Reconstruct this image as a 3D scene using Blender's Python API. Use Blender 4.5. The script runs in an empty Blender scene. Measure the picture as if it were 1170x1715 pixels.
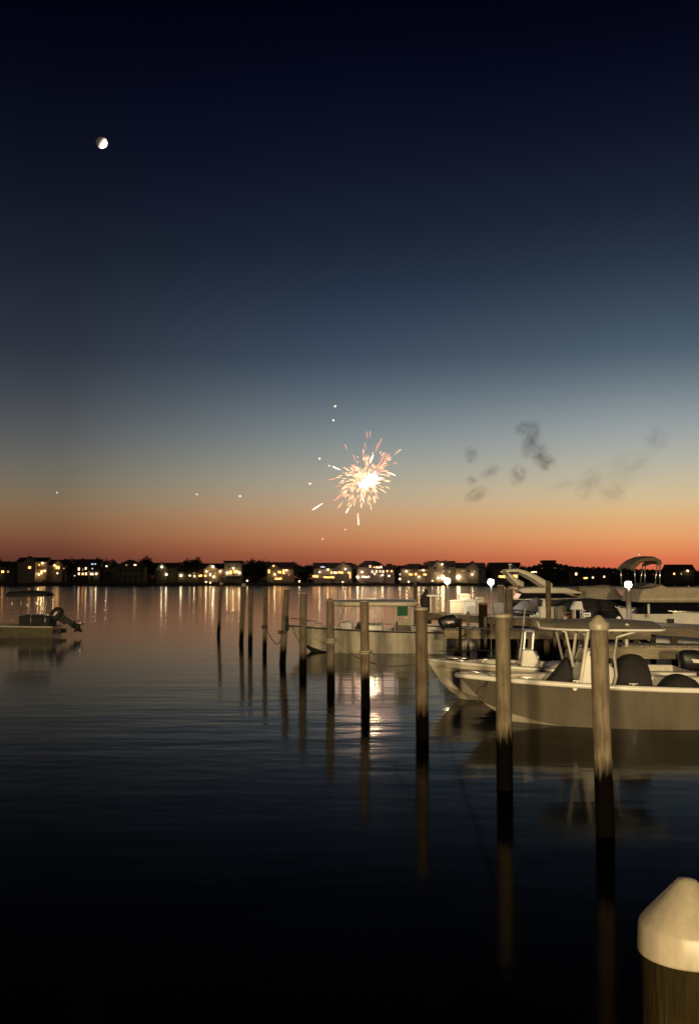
import bpy, bmesh, math, random
from mathutils import Vector, Matrix
R = math.radians
S = bpy.context.scene
COL = S.collection
EYE, FOC, PITCH = 3.4, 1600.0, math.atan(112.5 / 1600.0)

# ------------------------------------------------------------------ camera
cam = bpy.data.cameras.new('camera'); camo = bpy.data.objects.new('camera', cam); COL.objects.link(camo)
cam.sensor_fit = 'VERTICAL'; cam.sensor_height = 36.0; cam.lens = 36.0 * FOC / 1715.0
cam.clip_start = 0.1; cam.clip_end = 30000
camo.location = (0, 0, EYE); camo.rotation_euler = (R(90) + PITCH, 0, 0)
S.camera = camo
S.view_settings.view_transform = 'Standard'; S.view_settings.look = 'None'
S.view_settings.exposure = 0.0; S.view_settings.gamma = 1.0
S.cycles.use_denoising = True
S.cycles.max_bounces = 6; S.cycles.sample_clamp_indirect = 6.0
S.cycles.caustics_reflective = False; S.cycles.caustics_refractive = False


def ray(x, y):
    u, v = x - 585.0, 857.5 - y
    return u, FOC * math.cos(PITCH) - v * math.sin(PITCH), FOC * math.sin(PITCH) + v * math.cos(PITCH)


def P(x, y, d):
    "point of the place that stands d metres out, seen at photo pixel x, y"
    a, b, c = ray(x, y); t = d / b
    return Vector((a * t, d, EYE + c * t))


def W(x, y, z=0.0):
    a, b, c = ray(x, y); t = (z - EYE) / c
    return Vector((a * t, b * t, z))


def lin(c):
    return tuple(((v / 255.0) / 12.92 if v <= 10 else (((v / 255.0) + 0.055) / 1.055) ** 2.4) for v in c)


# ------------------------------------------------------------------ world: dusk sky
w = bpy.data.worlds.new('World'); S.world = w; w.use_nodes = True
nt = w.node_tree; nt.nodes.clear(); N = nt.nodes.new; K = nt.links.new
out = N('ShaderNodeOutputWorld'); bg = N('ShaderNodeBackground'); K(bg.outputs[0], out.inputs[0])
geo = N('ShaderNodeNewGeometry'); sep = N('ShaderNodeSeparateXYZ')
neg = N('ShaderNodeVectorMath'); neg.operation = 'SCALE'; neg.inputs['Scale'].default_value = -1.0
K(geo.outputs['Incoming'], neg.inputs[0]); K(neg.outputs[0], sep.inputs[0])
YS = [0, 100, 200, 300, 400, 500, 600, 650, 700, 750, 800, 840, 870, 900, 920, 940, 962]
SKY = {
 'mid': [(1,3,17),(5,8,25),(11,15,34),(18,25,44),(27,36,54),(40,53,72),(66,80,99),(88,102,116),(114,127,134),(141,150,150),(173,169,152),(195,169,137),(203,155,112),(201,135,91),(188,112,76),(164,90,64),(138,70,52)],
 'left': [(0,2,13),(3,5,20),(8,11,27),(14,18,34),(22,28,42),(33,40,52),(47,54,66),(59,65,75),(75,80,86),(93,95,96),(114,110,98),(131,113,88),(138,103,73),(129,85,60),(115,69,51),(98,54,44),(78,43,36)],
 'right': [(1,3,17),(5,8,25),(13,16,33),(21,28,46),(32,41,57),(49,63,80),(78,95,111),(106,120,130),(139,150,156),(167,173,170),(195,187,163),(217,194,150),(229,182,125),(235,163,106),(233,145,93),(223,117,80),(204,93,66)]}
mr = N('ShaderNodeMapRange'); mr.inputs['From Min'].default_value = 0.0; mr.inputs['From Max'].default_value = 0.6
K(sep.outputs['Z'], mr.inputs['Value'])
ramps = {}
for key, cols in SKY.items():
    r = N('ShaderNodeValToRGB'); cr = r.color_ramp; cr.interpolation = 'B_SPLINE'
    pts = []
    for y, c in zip(YS, cols):
        a, b, cc = ray(585, y); pts.append((cc / math.sqrt(a*a + b*b + cc*cc) / 0.6, lin(c)))
    pts.sort()
    pts = [(0.0, lin(cols[-1]))] + pts[1:] + [(1.0, lin((1, 2, 11)))]
    while len(cr.elements) < len(pts): cr.elements.new(0.5)
    for e, (p, c) in zip(cr.elements, pts): e.position = p; e.color = (*c, 1)
    K(mr.outputs[0], r.inputs[0]); ramps[key] = r
az = N('ShaderNodeMath'); az.operation = 'ARCTAN2'; K(sep.outputs['X'], az.inputs[0]); K(sep.outputs['Y'], az.inputs[1])
azm = N('ShaderNodeMapRange'); azm.inputs['From Min'].default_value = -math.pi; azm.inputs['From Max'].default_value = math.pi
K(az.outputs[0], azm.inputs['Value'])


def float_ramp(pts):
    r = N('ShaderNodeValToRGB'); cr = r.color_ramp
    while len(cr.elements) < len(pts): cr.elements.new(0.5)
    for e, (deg, v) in zip(cr.elements, pts): e.position = (deg + 180) / 360; e.color = (v, v, v, 1)
    K(azm.outputs[0], r.inputs[0]); return r


def mixc(fac, a, b):
    m = N('ShaderNodeMix'); m.data_type = 'RGBA'; K(fac, m.inputs[0]); K(a, m.inputs[6]); K(b, m.inputs[7]); return m.outputs[2]


f1 = float_ramp([(-180, 0), (-17, 0), (0, 1), (180, 1)])
f2 = float_ramp([(-180, 0), (0, 0), (17, 1), (60, 1), (140, 0), (180, 0)])
f3 = float_ramp([(-180, 1), (-100, 1), (-30, 0), (60, 0), (130, 1), (180, 1)])
sky = mixc(f2.outputs[0], mixc(f1.outputs[0], ramps['left'].outputs[0], ramps['mid'].outputs[0]), ramps['right'].outputs[0])
dk = N('ShaderNodeRGB'); dk.outputs[0].default_value = (0.040, 0.037, 0.040, 1)
sky = mixc(f3.outputs[0], sky, dk.outputs[0])
# the last trace of the set sun, from the physical sky, far below the horizon
ns = N('ShaderNodeTexSky'); ns.sky_type = 'NISHITA'; ns.sun_disc = False; ns.sun_elevation = R(-4); ns.sun_rotation = R(16)
ad = N('ShaderNodeMix'); ad.data_type = 'RGBA'; ad.blend_type = 'ADD'; ad.inputs[0].default_value = 0.001
K(sky, ad.inputs[6]); K(ns.outputs[0], ad.inputs[7])
K(ad.outputs[2], bg.inputs[0]); bg.inputs[1].default_value = 0.95

# ------------------------------------------------------------------ the two quay floodlights behind the photographer
for pos, power in (((2, -40, 6.5), 102000), ((-11, -36, 7.0), 68000)):
    fl = bpy.data.lights.new('quay_floodlight', 'POINT'); fl.energy = power; fl.color = (1.0, 0.74, 0.38); fl.shadow_soft_size = 0.6
    flo = bpy.data.objects.new('quay_floodlight', fl); COL.objects.link(flo); flo.location = pos

# ------------------------------------------------------------------ helpers
def tag(o, label=None, cat=None, group=None, kind=None):
    if label: o['label'] = label
    if cat: o['category'] = cat
    if group: o['group'] = group
    if kind: o['kind'] = kind
    return o


def empty(name, loc=(0, 0, 0), rz=0.0, parent=None):
    o = bpy.data.objects.new(name, None); COL.objects.link(o); o.location = loc; o.rotation_euler = (0, 0, rz)
    o.empty_display_size = 0.2
    if parent: o.parent = parent
    return o


class MB:
    def __init__(s): s.bm = bmesh.new()

    def face(s, pts):
        return s.bm.faces.new([s.bm.verts.new(p) for p in pts])

    def box(s, c, d, rot=None, taper=1.0):
        m = rot.to_4x4() if rot is not None else Matrix()
        vs = []
        for z in (-.5, .5):
            k = taper if z > 0 else 1.0
            for x, y in ((-.5, -.5), (.5, -.5), (.5, .5), (-.5, .5)):
                vs.append(s.bm.verts.new(m @ Vector((x * d[0] * k, y * d[1] * k, z * d[2])) + Vector(c)))
        for f in ((3, 2, 1, 0), (4, 5, 6, 7), (0, 1, 5, 4), (1, 2, 6, 5), (2, 3, 7, 6), (3, 0, 4, 7)):
            s.bm.faces.new([vs[i] for i in f])
        return s

    def loft(s, rings, closed=True, cap=True, smooth=True):
        rv = [[s.bm.verts.new(p) for p in r] for r in rings]
        n = len(rv[0])
        for a, b in zip(rv, rv[1:]):
            for i in range(n if closed else n - 1):
                j = (i + 1) % n
                try: s.bm.faces.new((a[i], a[j], b[j], b[i])).smooth = smooth
                except ValueError: pass
        if cap and closed:
            s.bm.faces.new(list(reversed(rv[0]))); s.bm.faces.new(rv[-1])
        return s

    def tube(s, pts, r, seg=8, cap=True):
        pts = [Vector(p) for p in pts]; rings = []
        up = Vector((0, 0, 1))
        for i, p in enumerate(pts):
            t = (pts[min(i + 1, len(pts) - 1)] - pts[max(i - 1, 0)]).normalized()
            u = t.cross(up)
            if u.length < 1e-3: u = t.cross(Vector((1, 0, 0)))
            u.normalize(); v = t.cross(u)
            rr = r[i] if isinstance(r, (list, tuple)) else r
            rings.append([p + (u * math.cos(2 * math.pi * k / seg) + v * math.sin(2 * math.pi * k / seg)) * rr for k in range(seg)])
        return s.loft(rings, cap=cap)

    def lathe(s, prof, c=(0, 0, 0), seg=20, cap=True):
        c = Vector(c)
        return s.loft([[c + Vector((r * math.cos(2 * math.pi * k / seg), r * math.sin(2 * math.pi * k / seg), z)) for k in range(seg)] for r, z in prof], cap=cap)

    def prism(s, prof, y0, y1, f=None):
        "profile in x, z extruded along y"
        f = f or (lambda p: p)
        a = [s.bm.verts.new(f(Vector((x, y0, z)))) for x, z in prof]
        b = [s.bm.verts.new(f(Vector((x, y1, z)))) for x, z in prof]
        n = len(prof)
        for i in range(n):
            j = (i + 1) % n; s.bm.faces.new((a[i], a[j], b[j], b[i]))
        s.bm.faces.new(list(reversed(a))); s.bm.faces.new(b)
        return s

    def ball(s, c, r, sub=2, sc=(1, 1, 1)):
        m = Matrix.Translation(c) @ Matrix.Diagonal((*sc, 1))
        g = bmesh.ops.create_icosphere(s.bm, subdivisions=sub, radius=r, matrix=m)
        for v in g['verts']:
            for f in v.link_faces: f.smooth = True
        return s

    def build(s, name, mat, parent=None, loc=None, bevel=0.0, rz=None):
        bmesh.ops.recalc_face_normals(s.bm, faces=s.bm.faces)
        me = bpy.data.meshes.new(name); s.bm.to_mesh(me); s.bm.free()
        o = bpy.data.objects.new(name, me); COL.objects.link(o)
        if mat: me.materials.append(mat)
        if parent: o.parent = parent
        if loc is not None: o.location = loc
        if rz is not None: o.rotation_euler = (0, 0, rz)
        if bevel:
            b = o.modifiers.new('bevel', 'BEVEL'); b.width = bevel; b.segments = 2; b.limit_method = 'ANGLE'
        return o


MATS = {}
def mat(name, col, rough=0.5, metal=0.0, vary=0.25, scale=3.0, bump=0.0, stretch=(1, 1, 1), coat=0.0):
    if name in MATS: return MATS[name]
    m = bpy.data.materials.new(name); m.use_nodes = True; t = m.node_tree; b = t.nodes['Principled BSDF']
    b.inputs['Roughness'].default_value = rough; b.inputs['Metallic'].default_value = metal
    b.inputs['Coat Weight'].default_value = coat
    tc = t.nodes.new('ShaderNodeTexCoord'); mp = t.nodes.new('ShaderNodeMapping'); mp.inputs['Scale'].default_value = stretch
    t.links.new(tc.outputs['Object'], mp.inputs[0])
    n = t.nodes.new('ShaderNodeTexNoise'); n.inputs['Scale'].default_value = scale; n.inputs['Detail'].default_value = 5; n.inputs['Roughness'].default_value = 0.62
    t.links.new(mp.outputs[0], n.inputs['Vector'])
    cr = t.nodes.new('ShaderNodeValToRGB')
    cr.color_ramp.elements[0].position = 0.3; cr.color_ramp.elements[1].position = 0.7
    cr.color_ramp.elements[0].color = (*[c * (1 - vary) for c in col], 1)
    cr.color_ramp.elements[1].color = (*[min(1, c * (1 + vary * .6)) for c in col], 1)
    t.links.new(n.outputs['Fac'], cr.inputs[0]); t.links.new(cr.outputs[0], b.inputs['Base Color'])
    if bump:
        bp = t.nodes.new('ShaderNodeBump'); bp.inputs['Strength'].default_value = 1.0; bp.inputs['Distance'].default_value = bump
        t.links.new(n.outputs['Fac'], bp.inputs['Height']); t.links.new(bp.outputs[0], b.inputs['Normal'])
    MATS[name] = m; return m


def emit(name, col, strength):
    if name in MATS: return MATS[name]
    m = bpy.data.materials.new(name); m.use_nodes = True; t = m.node_tree; t.nodes.clear()
    o = t.nodes.new('ShaderNodeOutputMaterial'); e = t.nodes.new('ShaderNodeEmission')
    e.inputs[0].default_value = (*col, 1); e.inputs[1].default_value = strength
    t.links.new(e.outputs[0], o.inputs[0]); MATS[name] = m; return m


def pile_mat(name, dry, wet, tide):
    m = bpy.data.materials.new(name); m.use_nodes = True; t = m.node_tree; b = t.nodes['Principled BSDF']; L = t.links.new; A = t.nodes.new
    tc = A('ShaderNodeTexCoord'); mp = A('ShaderNodeMapping'); mp.inputs['Scale'].default_value = (14, 14, 1.1)
    L(tc.outputs['Object'], mp.inputs[0])
    n = A('ShaderNodeTexNoise'); n.inputs['Scale'].default_value = 1.6; n.inputs['Detail'].default_value = 7; n.inputs['Roughness'].default_value = .65; L(mp.outputs[0], n.inputs['Vector'])
    cr = A('ShaderNodeValToRGB'); e = cr.color_ramp.elements; e[0].position = .28; e[1].position = .68
    e[0].color = (*[c * .45 for c in dry], 1); e[1].color = (*[c * 1.15 for c in dry], 1); L(n.outputs['Fac'], cr.inputs[0])
    n3 = A('ShaderNodeTexNoise'); n3.inputs['Scale'].default_value = 2.2; n3.inputs['Detail'].default_value = 3; L(tc.outputs['Object'], n3.inputs['Vector'])
    r3 = A('ShaderNodeValToRGB'); e = r3.color_ramp.elements; e[0].position = .35; e[0].color = (.5, .46, .4, 1); e[1].position = .6; e[1].color = (1, 1, 1, 1); L(n3.outputs['Fac'], r3.inputs[0])
    mu = A('ShaderNodeMix'); mu.data_type = 'RGBA'; mu.blend_type = 'MULTIPLY'; mu.inputs[0].default_value = .8; L(cr.outputs[0], mu.inputs[6]); L(r3.outputs[0], mu.inputs[7])
    sp = A('ShaderNodeSeparateXYZ'); L(tc.outputs['Object'], sp.inputs[0])
    n2 = A('ShaderNodeTexNoise'); n2.inputs['Scale'].default_value = 1.3; n2.inputs['Detail'].default_value = 6; n2.inputs['Roughness'].default_value = .7; L(mp.outputs[0], n2.inputs['Vector'])
    ad = A('ShaderNodeMath'); ad.operation = 'MULTIPLY_ADD'; ad.inputs[1].default_value = .75; L(n2.outputs['Fac'], ad.inputs[0]); L(sp.outputs['Z'], ad.inputs[2])
    mr = A('ShaderNodeMapRange'); mr.inputs['From Min'].default_value = tide + .26; mr.inputs['From Max'].default_value = tide + .52; L(ad.outputs[0], mr.inputs['Value'])
    mx = A('ShaderNodeMix'); mx.data_type = 'RGBA'; L(mr.outputs[0], mx.inputs[0]); mx.inputs[6].default_value = (*wet, 1); L(mu.outputs[2], mx.inputs[7])
    L(mx.outputs[2], b.inputs['Base Color']); b.inputs['Roughness'].default_value = .75; b.inputs['Specular IOR Level'].default_value = 0.0
    bp = A('ShaderNodeBump'); bp.inputs['Distance'].default_value = .02; L(n.outputs['Fac'], bp.inputs['Height']); L(bp.outputs[0], b.inputs['Normal'])
    return m


WETC = (.003, .0024, .0018)
M_PILE = [pile_mat('weathered_pile_' + k, d, WETC, t) for k, d, t in
          (('warm', (.205, .170, .122), .92), ('grey', (.19, .158, .117), .62), ('brown', (.165, .126, .09), .62), ('low_tide', (.20, .164, .12), .9))]
M_DARKPILE = pile_mat('dark_pile', (.032, .025, .011), WETC, .5)  # much darker wood colour than the other piles
M_WHITE = mat('white_gelcoat', (.82, .80, .74), .3, vary=.14, scale=2.2, coat=.3)
M_CREAM = mat('cream_gelcoat', (.62, .56, .45), .32, vary=.2, scale=2.0, coat=.25, stretch=(1.6, 1.6, .4))
M_TAUPE = mat('taupe_gelcoat', (.135, .118, .09), .22, vary=.2, scale=1.6, coat=.6, stretch=(1.6, 1.6, .35))
M_OFFW = mat('weathered_white_hull', (.52, .475, .38), .4, vary=.34, scale=2.2, stretch=(1.8, 1.8, .35))
M_DECK = mat('non_skid_deck', (.62, .58, .50), .6, vary=.2, scale=6)
M_TOP = mat('t_top_fibreglass', (.27, .245, .19), .5, vary=.2, scale=4)
M_CAP = mat('white_pile_cap', (.32, .283, .217), .42, vary=.26, scale=13, bump=.002, stretch=(1, 1, .3))
M_CANVAS = mat('charcoal_canvas', (.020, .018, .018), .85, vary=.35, scale=7, bump=.01)
M_TAN = mat('beige_canvas', (.43, .37, .28), .8, vary=.2, scale=4, bump=.01)
M_GREY = mat('grey_canvas', (.12, .105, .09), .7, vary=.3, scale=4, bump=.01)
M_GREEN = mat('green_canvas', (.012, .11, .045), .8, vary=.2, scale=6)
M_STEEL = mat('polished_tube', (.72, .70, .66), .25, .85, vary=.08)
M_WTUBE = mat('white_tube', (.72, .69, .62), .35, vary=.08)
M_BLACK = mat('black_cowling', (.010, .010, .011), .45, vary=.3)
M_RUB = mat('black_rubber', (.012, .012, .012), .7)
M_VINYL = mat('cream_vinyl', (.66, .60, .48), .5, vary=.12, scale=5)
M_DGLASS = mat('dark_glass', (.006, .006, .008), .08, vary=.2)
M_DHULL = mat('navy_gelcoat', (.012, .013, .018), .2, vary=.2, coat=.5)
M_PLANK = mat('dock_planks', (.26, .22, .16), .8, vary=.5, scale=3, stretch=(1, 14, 14), bump=.01)
M_FASC = mat('dock_fascia', (.31, .26, .19), .75, vary=.4, scale=2.5, stretch=(1, 10, 10), bump=.01)
M_FASC2 = mat('shaded_timber', (.12, .10, .07), .8, vary=.4, scale=2.5, stretch=(1, 10, 10), bump=.01)  # darkened copy of the fascia timber, under-deck shade put into the colour
M_ROPE = mat('rope', (.34, .30, .22), .9, vary=.3, scale=40)
M_DROPE = mat('dark_rope', (.05, .045, .035), .9, vary=.3, scale=40)
M_BOXG = mat('grey_dock_box', (.21, .18, .14), .6, vary=.2, scale=4)
M_DBOX = mat('dark_timber_box', (.035, .027, .02), .7, vary=.3, scale=4)
E_DOCKC = emit('cool_dock_lamp', (1.0, .95, .85), 14)
E_DOCKW = emit('warm_dock_lamp', (1.0, .80, .46), 14)


def glass_mat():
    m = bpy.data.materials.new('clear_acrylic'); m.use_nodes = True; t = m.node_tree; t.nodes.clear()
    o = t.nodes.new('ShaderNodeOutputMaterial'); a = t.nodes.new('ShaderNodeBsdfTransparent'); g = t.nodes.new('ShaderNodeBsdfGlossy')
    a.inputs[0].default_value = (.45, .43, .38, 1); g.inputs['Roughness'].default_value = .08
    x = t.nodes.new('ShaderNodeMixShader'); x.inputs[0].default_value = .12
    t.links.new(a.outputs[0], x.inputs[1]); t.links.new(g.outputs[0], x.inputs[2]); t.links.new(x.outputs[0], o.inputs[0])
    return m


M_GLASS = glass_mat()

# ------------------------------------------------------------------ water
def water_mat():
    m = bpy.data.materials.new('bay_water'); m.use_nodes = True; t = m.node_tree; t.nodes.clear(); L = t.links.new; A = t.nodes.new
    out = A('ShaderNodeOutputMaterial'); mixs = A('ShaderNodeMixShader'); df = A('ShaderNodeBsdfDiffuse'); gl = A('ShaderNodeBsdfGlossy')
    df.inputs['Color'].default_value = (.0006, .0009, .0013, 1); gl.inputs['Roughness'].default_value = .1; gl.inputs['Color'].default_value = (1, 1, 1, 1)
    fr = A('ShaderNodeFresnel'); fr.inputs['IOR'].default_value = 1.33
    pw = A('ShaderNodeMath'); pw.operation = 'POWER'; pw.inputs[1].default_value = 1.7   # steepened Fresnel curve, reflects less than plain water
    L(fr.outputs[0], pw.inputs[0]); L(pw.outputs[0], mixs.inputs[0]); L(df.outputs[0], mixs.inputs[1]); L(gl.outputs[0], mixs.inputs[2]); L(mixs.outputs[0], out.inputs[0])
    tc = A('ShaderNodeTexCoord')
    def layer(sc, ns, det, rot):
        mp = A('ShaderNodeMapping'); mp.inputs['Scale'].default_value = sc; mp.inputs['Rotation'].default_value = (0, 0, rot); L(tc.outputs['Object'], mp.inputs[0])
        n = A('ShaderNodeTexNoise'); n.inputs['Scale'].default_value = ns; n.inputs['Detail'].default_value = det; n.inputs['Roughness'].default_value = .5; L(mp.outputs[0], n.inputs['Vector'])
        return n.outputs['Fac']
    a = layer((.35, 1, 1), .75, 2, .12); c = layer((.5, 1, 1), 2.4, 2, -.2); d = layer((.12, .3, 1), .35, 1, .3)
    p1 = A('ShaderNodeMath'); p1.operation = 'MULTIPLY_ADD'; p1.inputs[1].default_value = .25; L(c, p1.inputs[0]); L(a, p1.inputs[2])
    p2 = A('ShaderNodeMath'); p2.operation = 'MULTIPLY_ADD'; p2.inputs[1].default_value = .6; L(d, p2.inputs[0]); L(p1.outputs[0], p2.inputs[2])
    bp = A('ShaderNodeBump'); bp.inputs['Strength'].default_value = 1; bp.inputs['Distance'].default_value = .014
    # a breath of wind ruffles a patch among the piles; other patches lie calmer
    br = A('ShaderNodeVectorMath'); br.operation = 'DISTANCE'; br.inputs[1].default_value = (.8, 27, 0); L(tc.outputs['Object'], br.inputs[0])
    bm_ = A('ShaderNodeMapRange'); bm_.interpolation_type = 'SMOOTHSTEP'; bm_.inputs['From Min'].default_value = 14; bm_.inputs['From Max'].default_value = 3; bm_.inputs['To Min'].default_value = 0; bm_.inputs['To Max'].default_value = 1.0; L(br.outputs['Value'], bm_.inputs['Value'])
    pn = layer((.05, .12, 1), .5, 2, .5); pr = A('ShaderNodeMapRange'); pr.inputs['From Min'].default_value = .35; pr.inputs['From Max'].default_value = .65; pr.inputs['To Min'].default_value = .38; pr.inputs['To Max'].default_value = 1.05; L(pn, pr.inputs['Value'])
    sm = A('ShaderNodeMath'); sm.operation = 'ADD'; L(bm_.outputs[0], sm.inputs[0]); L(pr.outputs[0], sm.inputs[1])
    hm = A('ShaderNodeMath'); hm.operation = 'MULTIPLY'; L(p2.outputs[0], hm.inputs[0]); L(sm.outputs[0], hm.inputs[1])
    L(hm.outputs[0], bp.inputs['Height'])
    for n in (df, gl, fr): L(bp.outputs[0], n.inputs['Normal'])
    return m


mb = MB(); mb.face([(-900, -80, 0), (900, -80, 0), (900, 497, 0), (-900, 497, 0)])
tag(mb.build('water', water_mat()), kind='structure')

# ------------------------------------------------------------------ far shore land
SH = 495.0
M_LAND = mat('dark_ground', (.03, .026, .018), .95, vary=.5, scale=.3)
mb = MB()
nx, rows = 60, [(SH + .6, .9), (SH + 12, 1.1), (SH + 60, 1.6), (SH + 400, 3), (SH + 2500, 4)]
mb.loft([[(-900 + 1800 * i / nx, y, z + random.Random(i * 7 + int(y)).uniform(-.1, .1)) for i in range(nx + 1)] for y, z in rows], closed=False)
tag(mb.build('far_shore_ground', M_LAND), kind='structure')
M_BULK = mat('old_bulkhead', (.05, .042, .032), .85, vary=.5, scale=1.2, stretch=(6, 1, .6))
mb = MB(); mb.box((0, SH + .3, .3), (1800, .5, 1.5))
for i in range(260): mb.box((-390 + i * 3.0, SH, .35), (.3, .28, 1.7))
tag(mb.build('bulkhead', M_BULK), 'low dark timber bulkhead along the far waterline below the houses', 'seawall')

# ------------------------------------------------------------------ far houses
EM = {'y': emit('window_yellow', (1, .43, .11), 4.2), 'w': emit('window_white', (1, .62, .32), 4.2), 'a': emit('window_amber', (1, .36, .08), 4.0),
      'c': emit('window_cool', (.75, .85, 1), 1.3), 'd': emit('window_dim', (1, .6, .3), .5),
      'L': emit('porch_or_fill_bulb', (1, .66, .32), 14), 'B': emit('flood_bulb', (1, .78, .48), 16)}
M_WIN = mat('unlit_window', (.015, .016, .02), .1)
M_TRIM = mat('house_trim', (.4, .38, .34), .6)
WALL = {'tan': mat('tan_shingle', (.30, .23, .15), .85, vary=.3, scale=1.5, stretch=(1, 1, 6)), 'white': mat('white_clapboard', (.32, .28, .23), .8, vary=.15, scale=1, stretch=(1, 1, 8)),
        'grey': mat('grey_shingle', (.24, .22, .20), .85, vary=.3, scale=1.5, stretch=(1, 1, 6)), 'olive': mat('olive_siding', (.10, .09, .05), .85, vary=.2, scale=1, stretch=(1, 1, 8)),
        'dark': mat('dark_siding', (.05, .04, .03), .85, vary=.2, scale=1, stretch=(1, 1, 8)), 'mauve': mat('mauve_siding', (.25, .20, .23), .85, vary=.2, scale=1, stretch=(1, 1, 8))}
M_ROOF = mat('asphalt_shingle', (.030, .024, .021), .9, vary=.4, scale=3)
M_ROOF2 = mat('grey_roof', (.07, .065, .062), .85, vary=.3, scale=3)


def gable_roof(mb, x0, x1, y0, y1, ze, zr, along_x=True, ov=.5, th=.25):
    if along_x:
        ym = (y0 + y1) / 2
        prof = [(y0 - ov, ze), (ym, zr), (y1 + ov, ze), (y1 + ov, ze + th), (ym, zr + th), (y0 - ov, ze + th)]
        mb.prism(prof, x0 - ov, x1 + ov, lambda p: Vector((p.y, p.x, p.z)))
    else:
        xm = (x0 + x1) / 2
        prof = [(x0 - ov, ze), (xm, zr), (x1 + ov, ze), (x1 + ov, ze + th), (xm, zr + th), (x0 - ov, ze + th)]
        mb.prism(prof, y0 - ov, y1 + ov)


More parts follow.
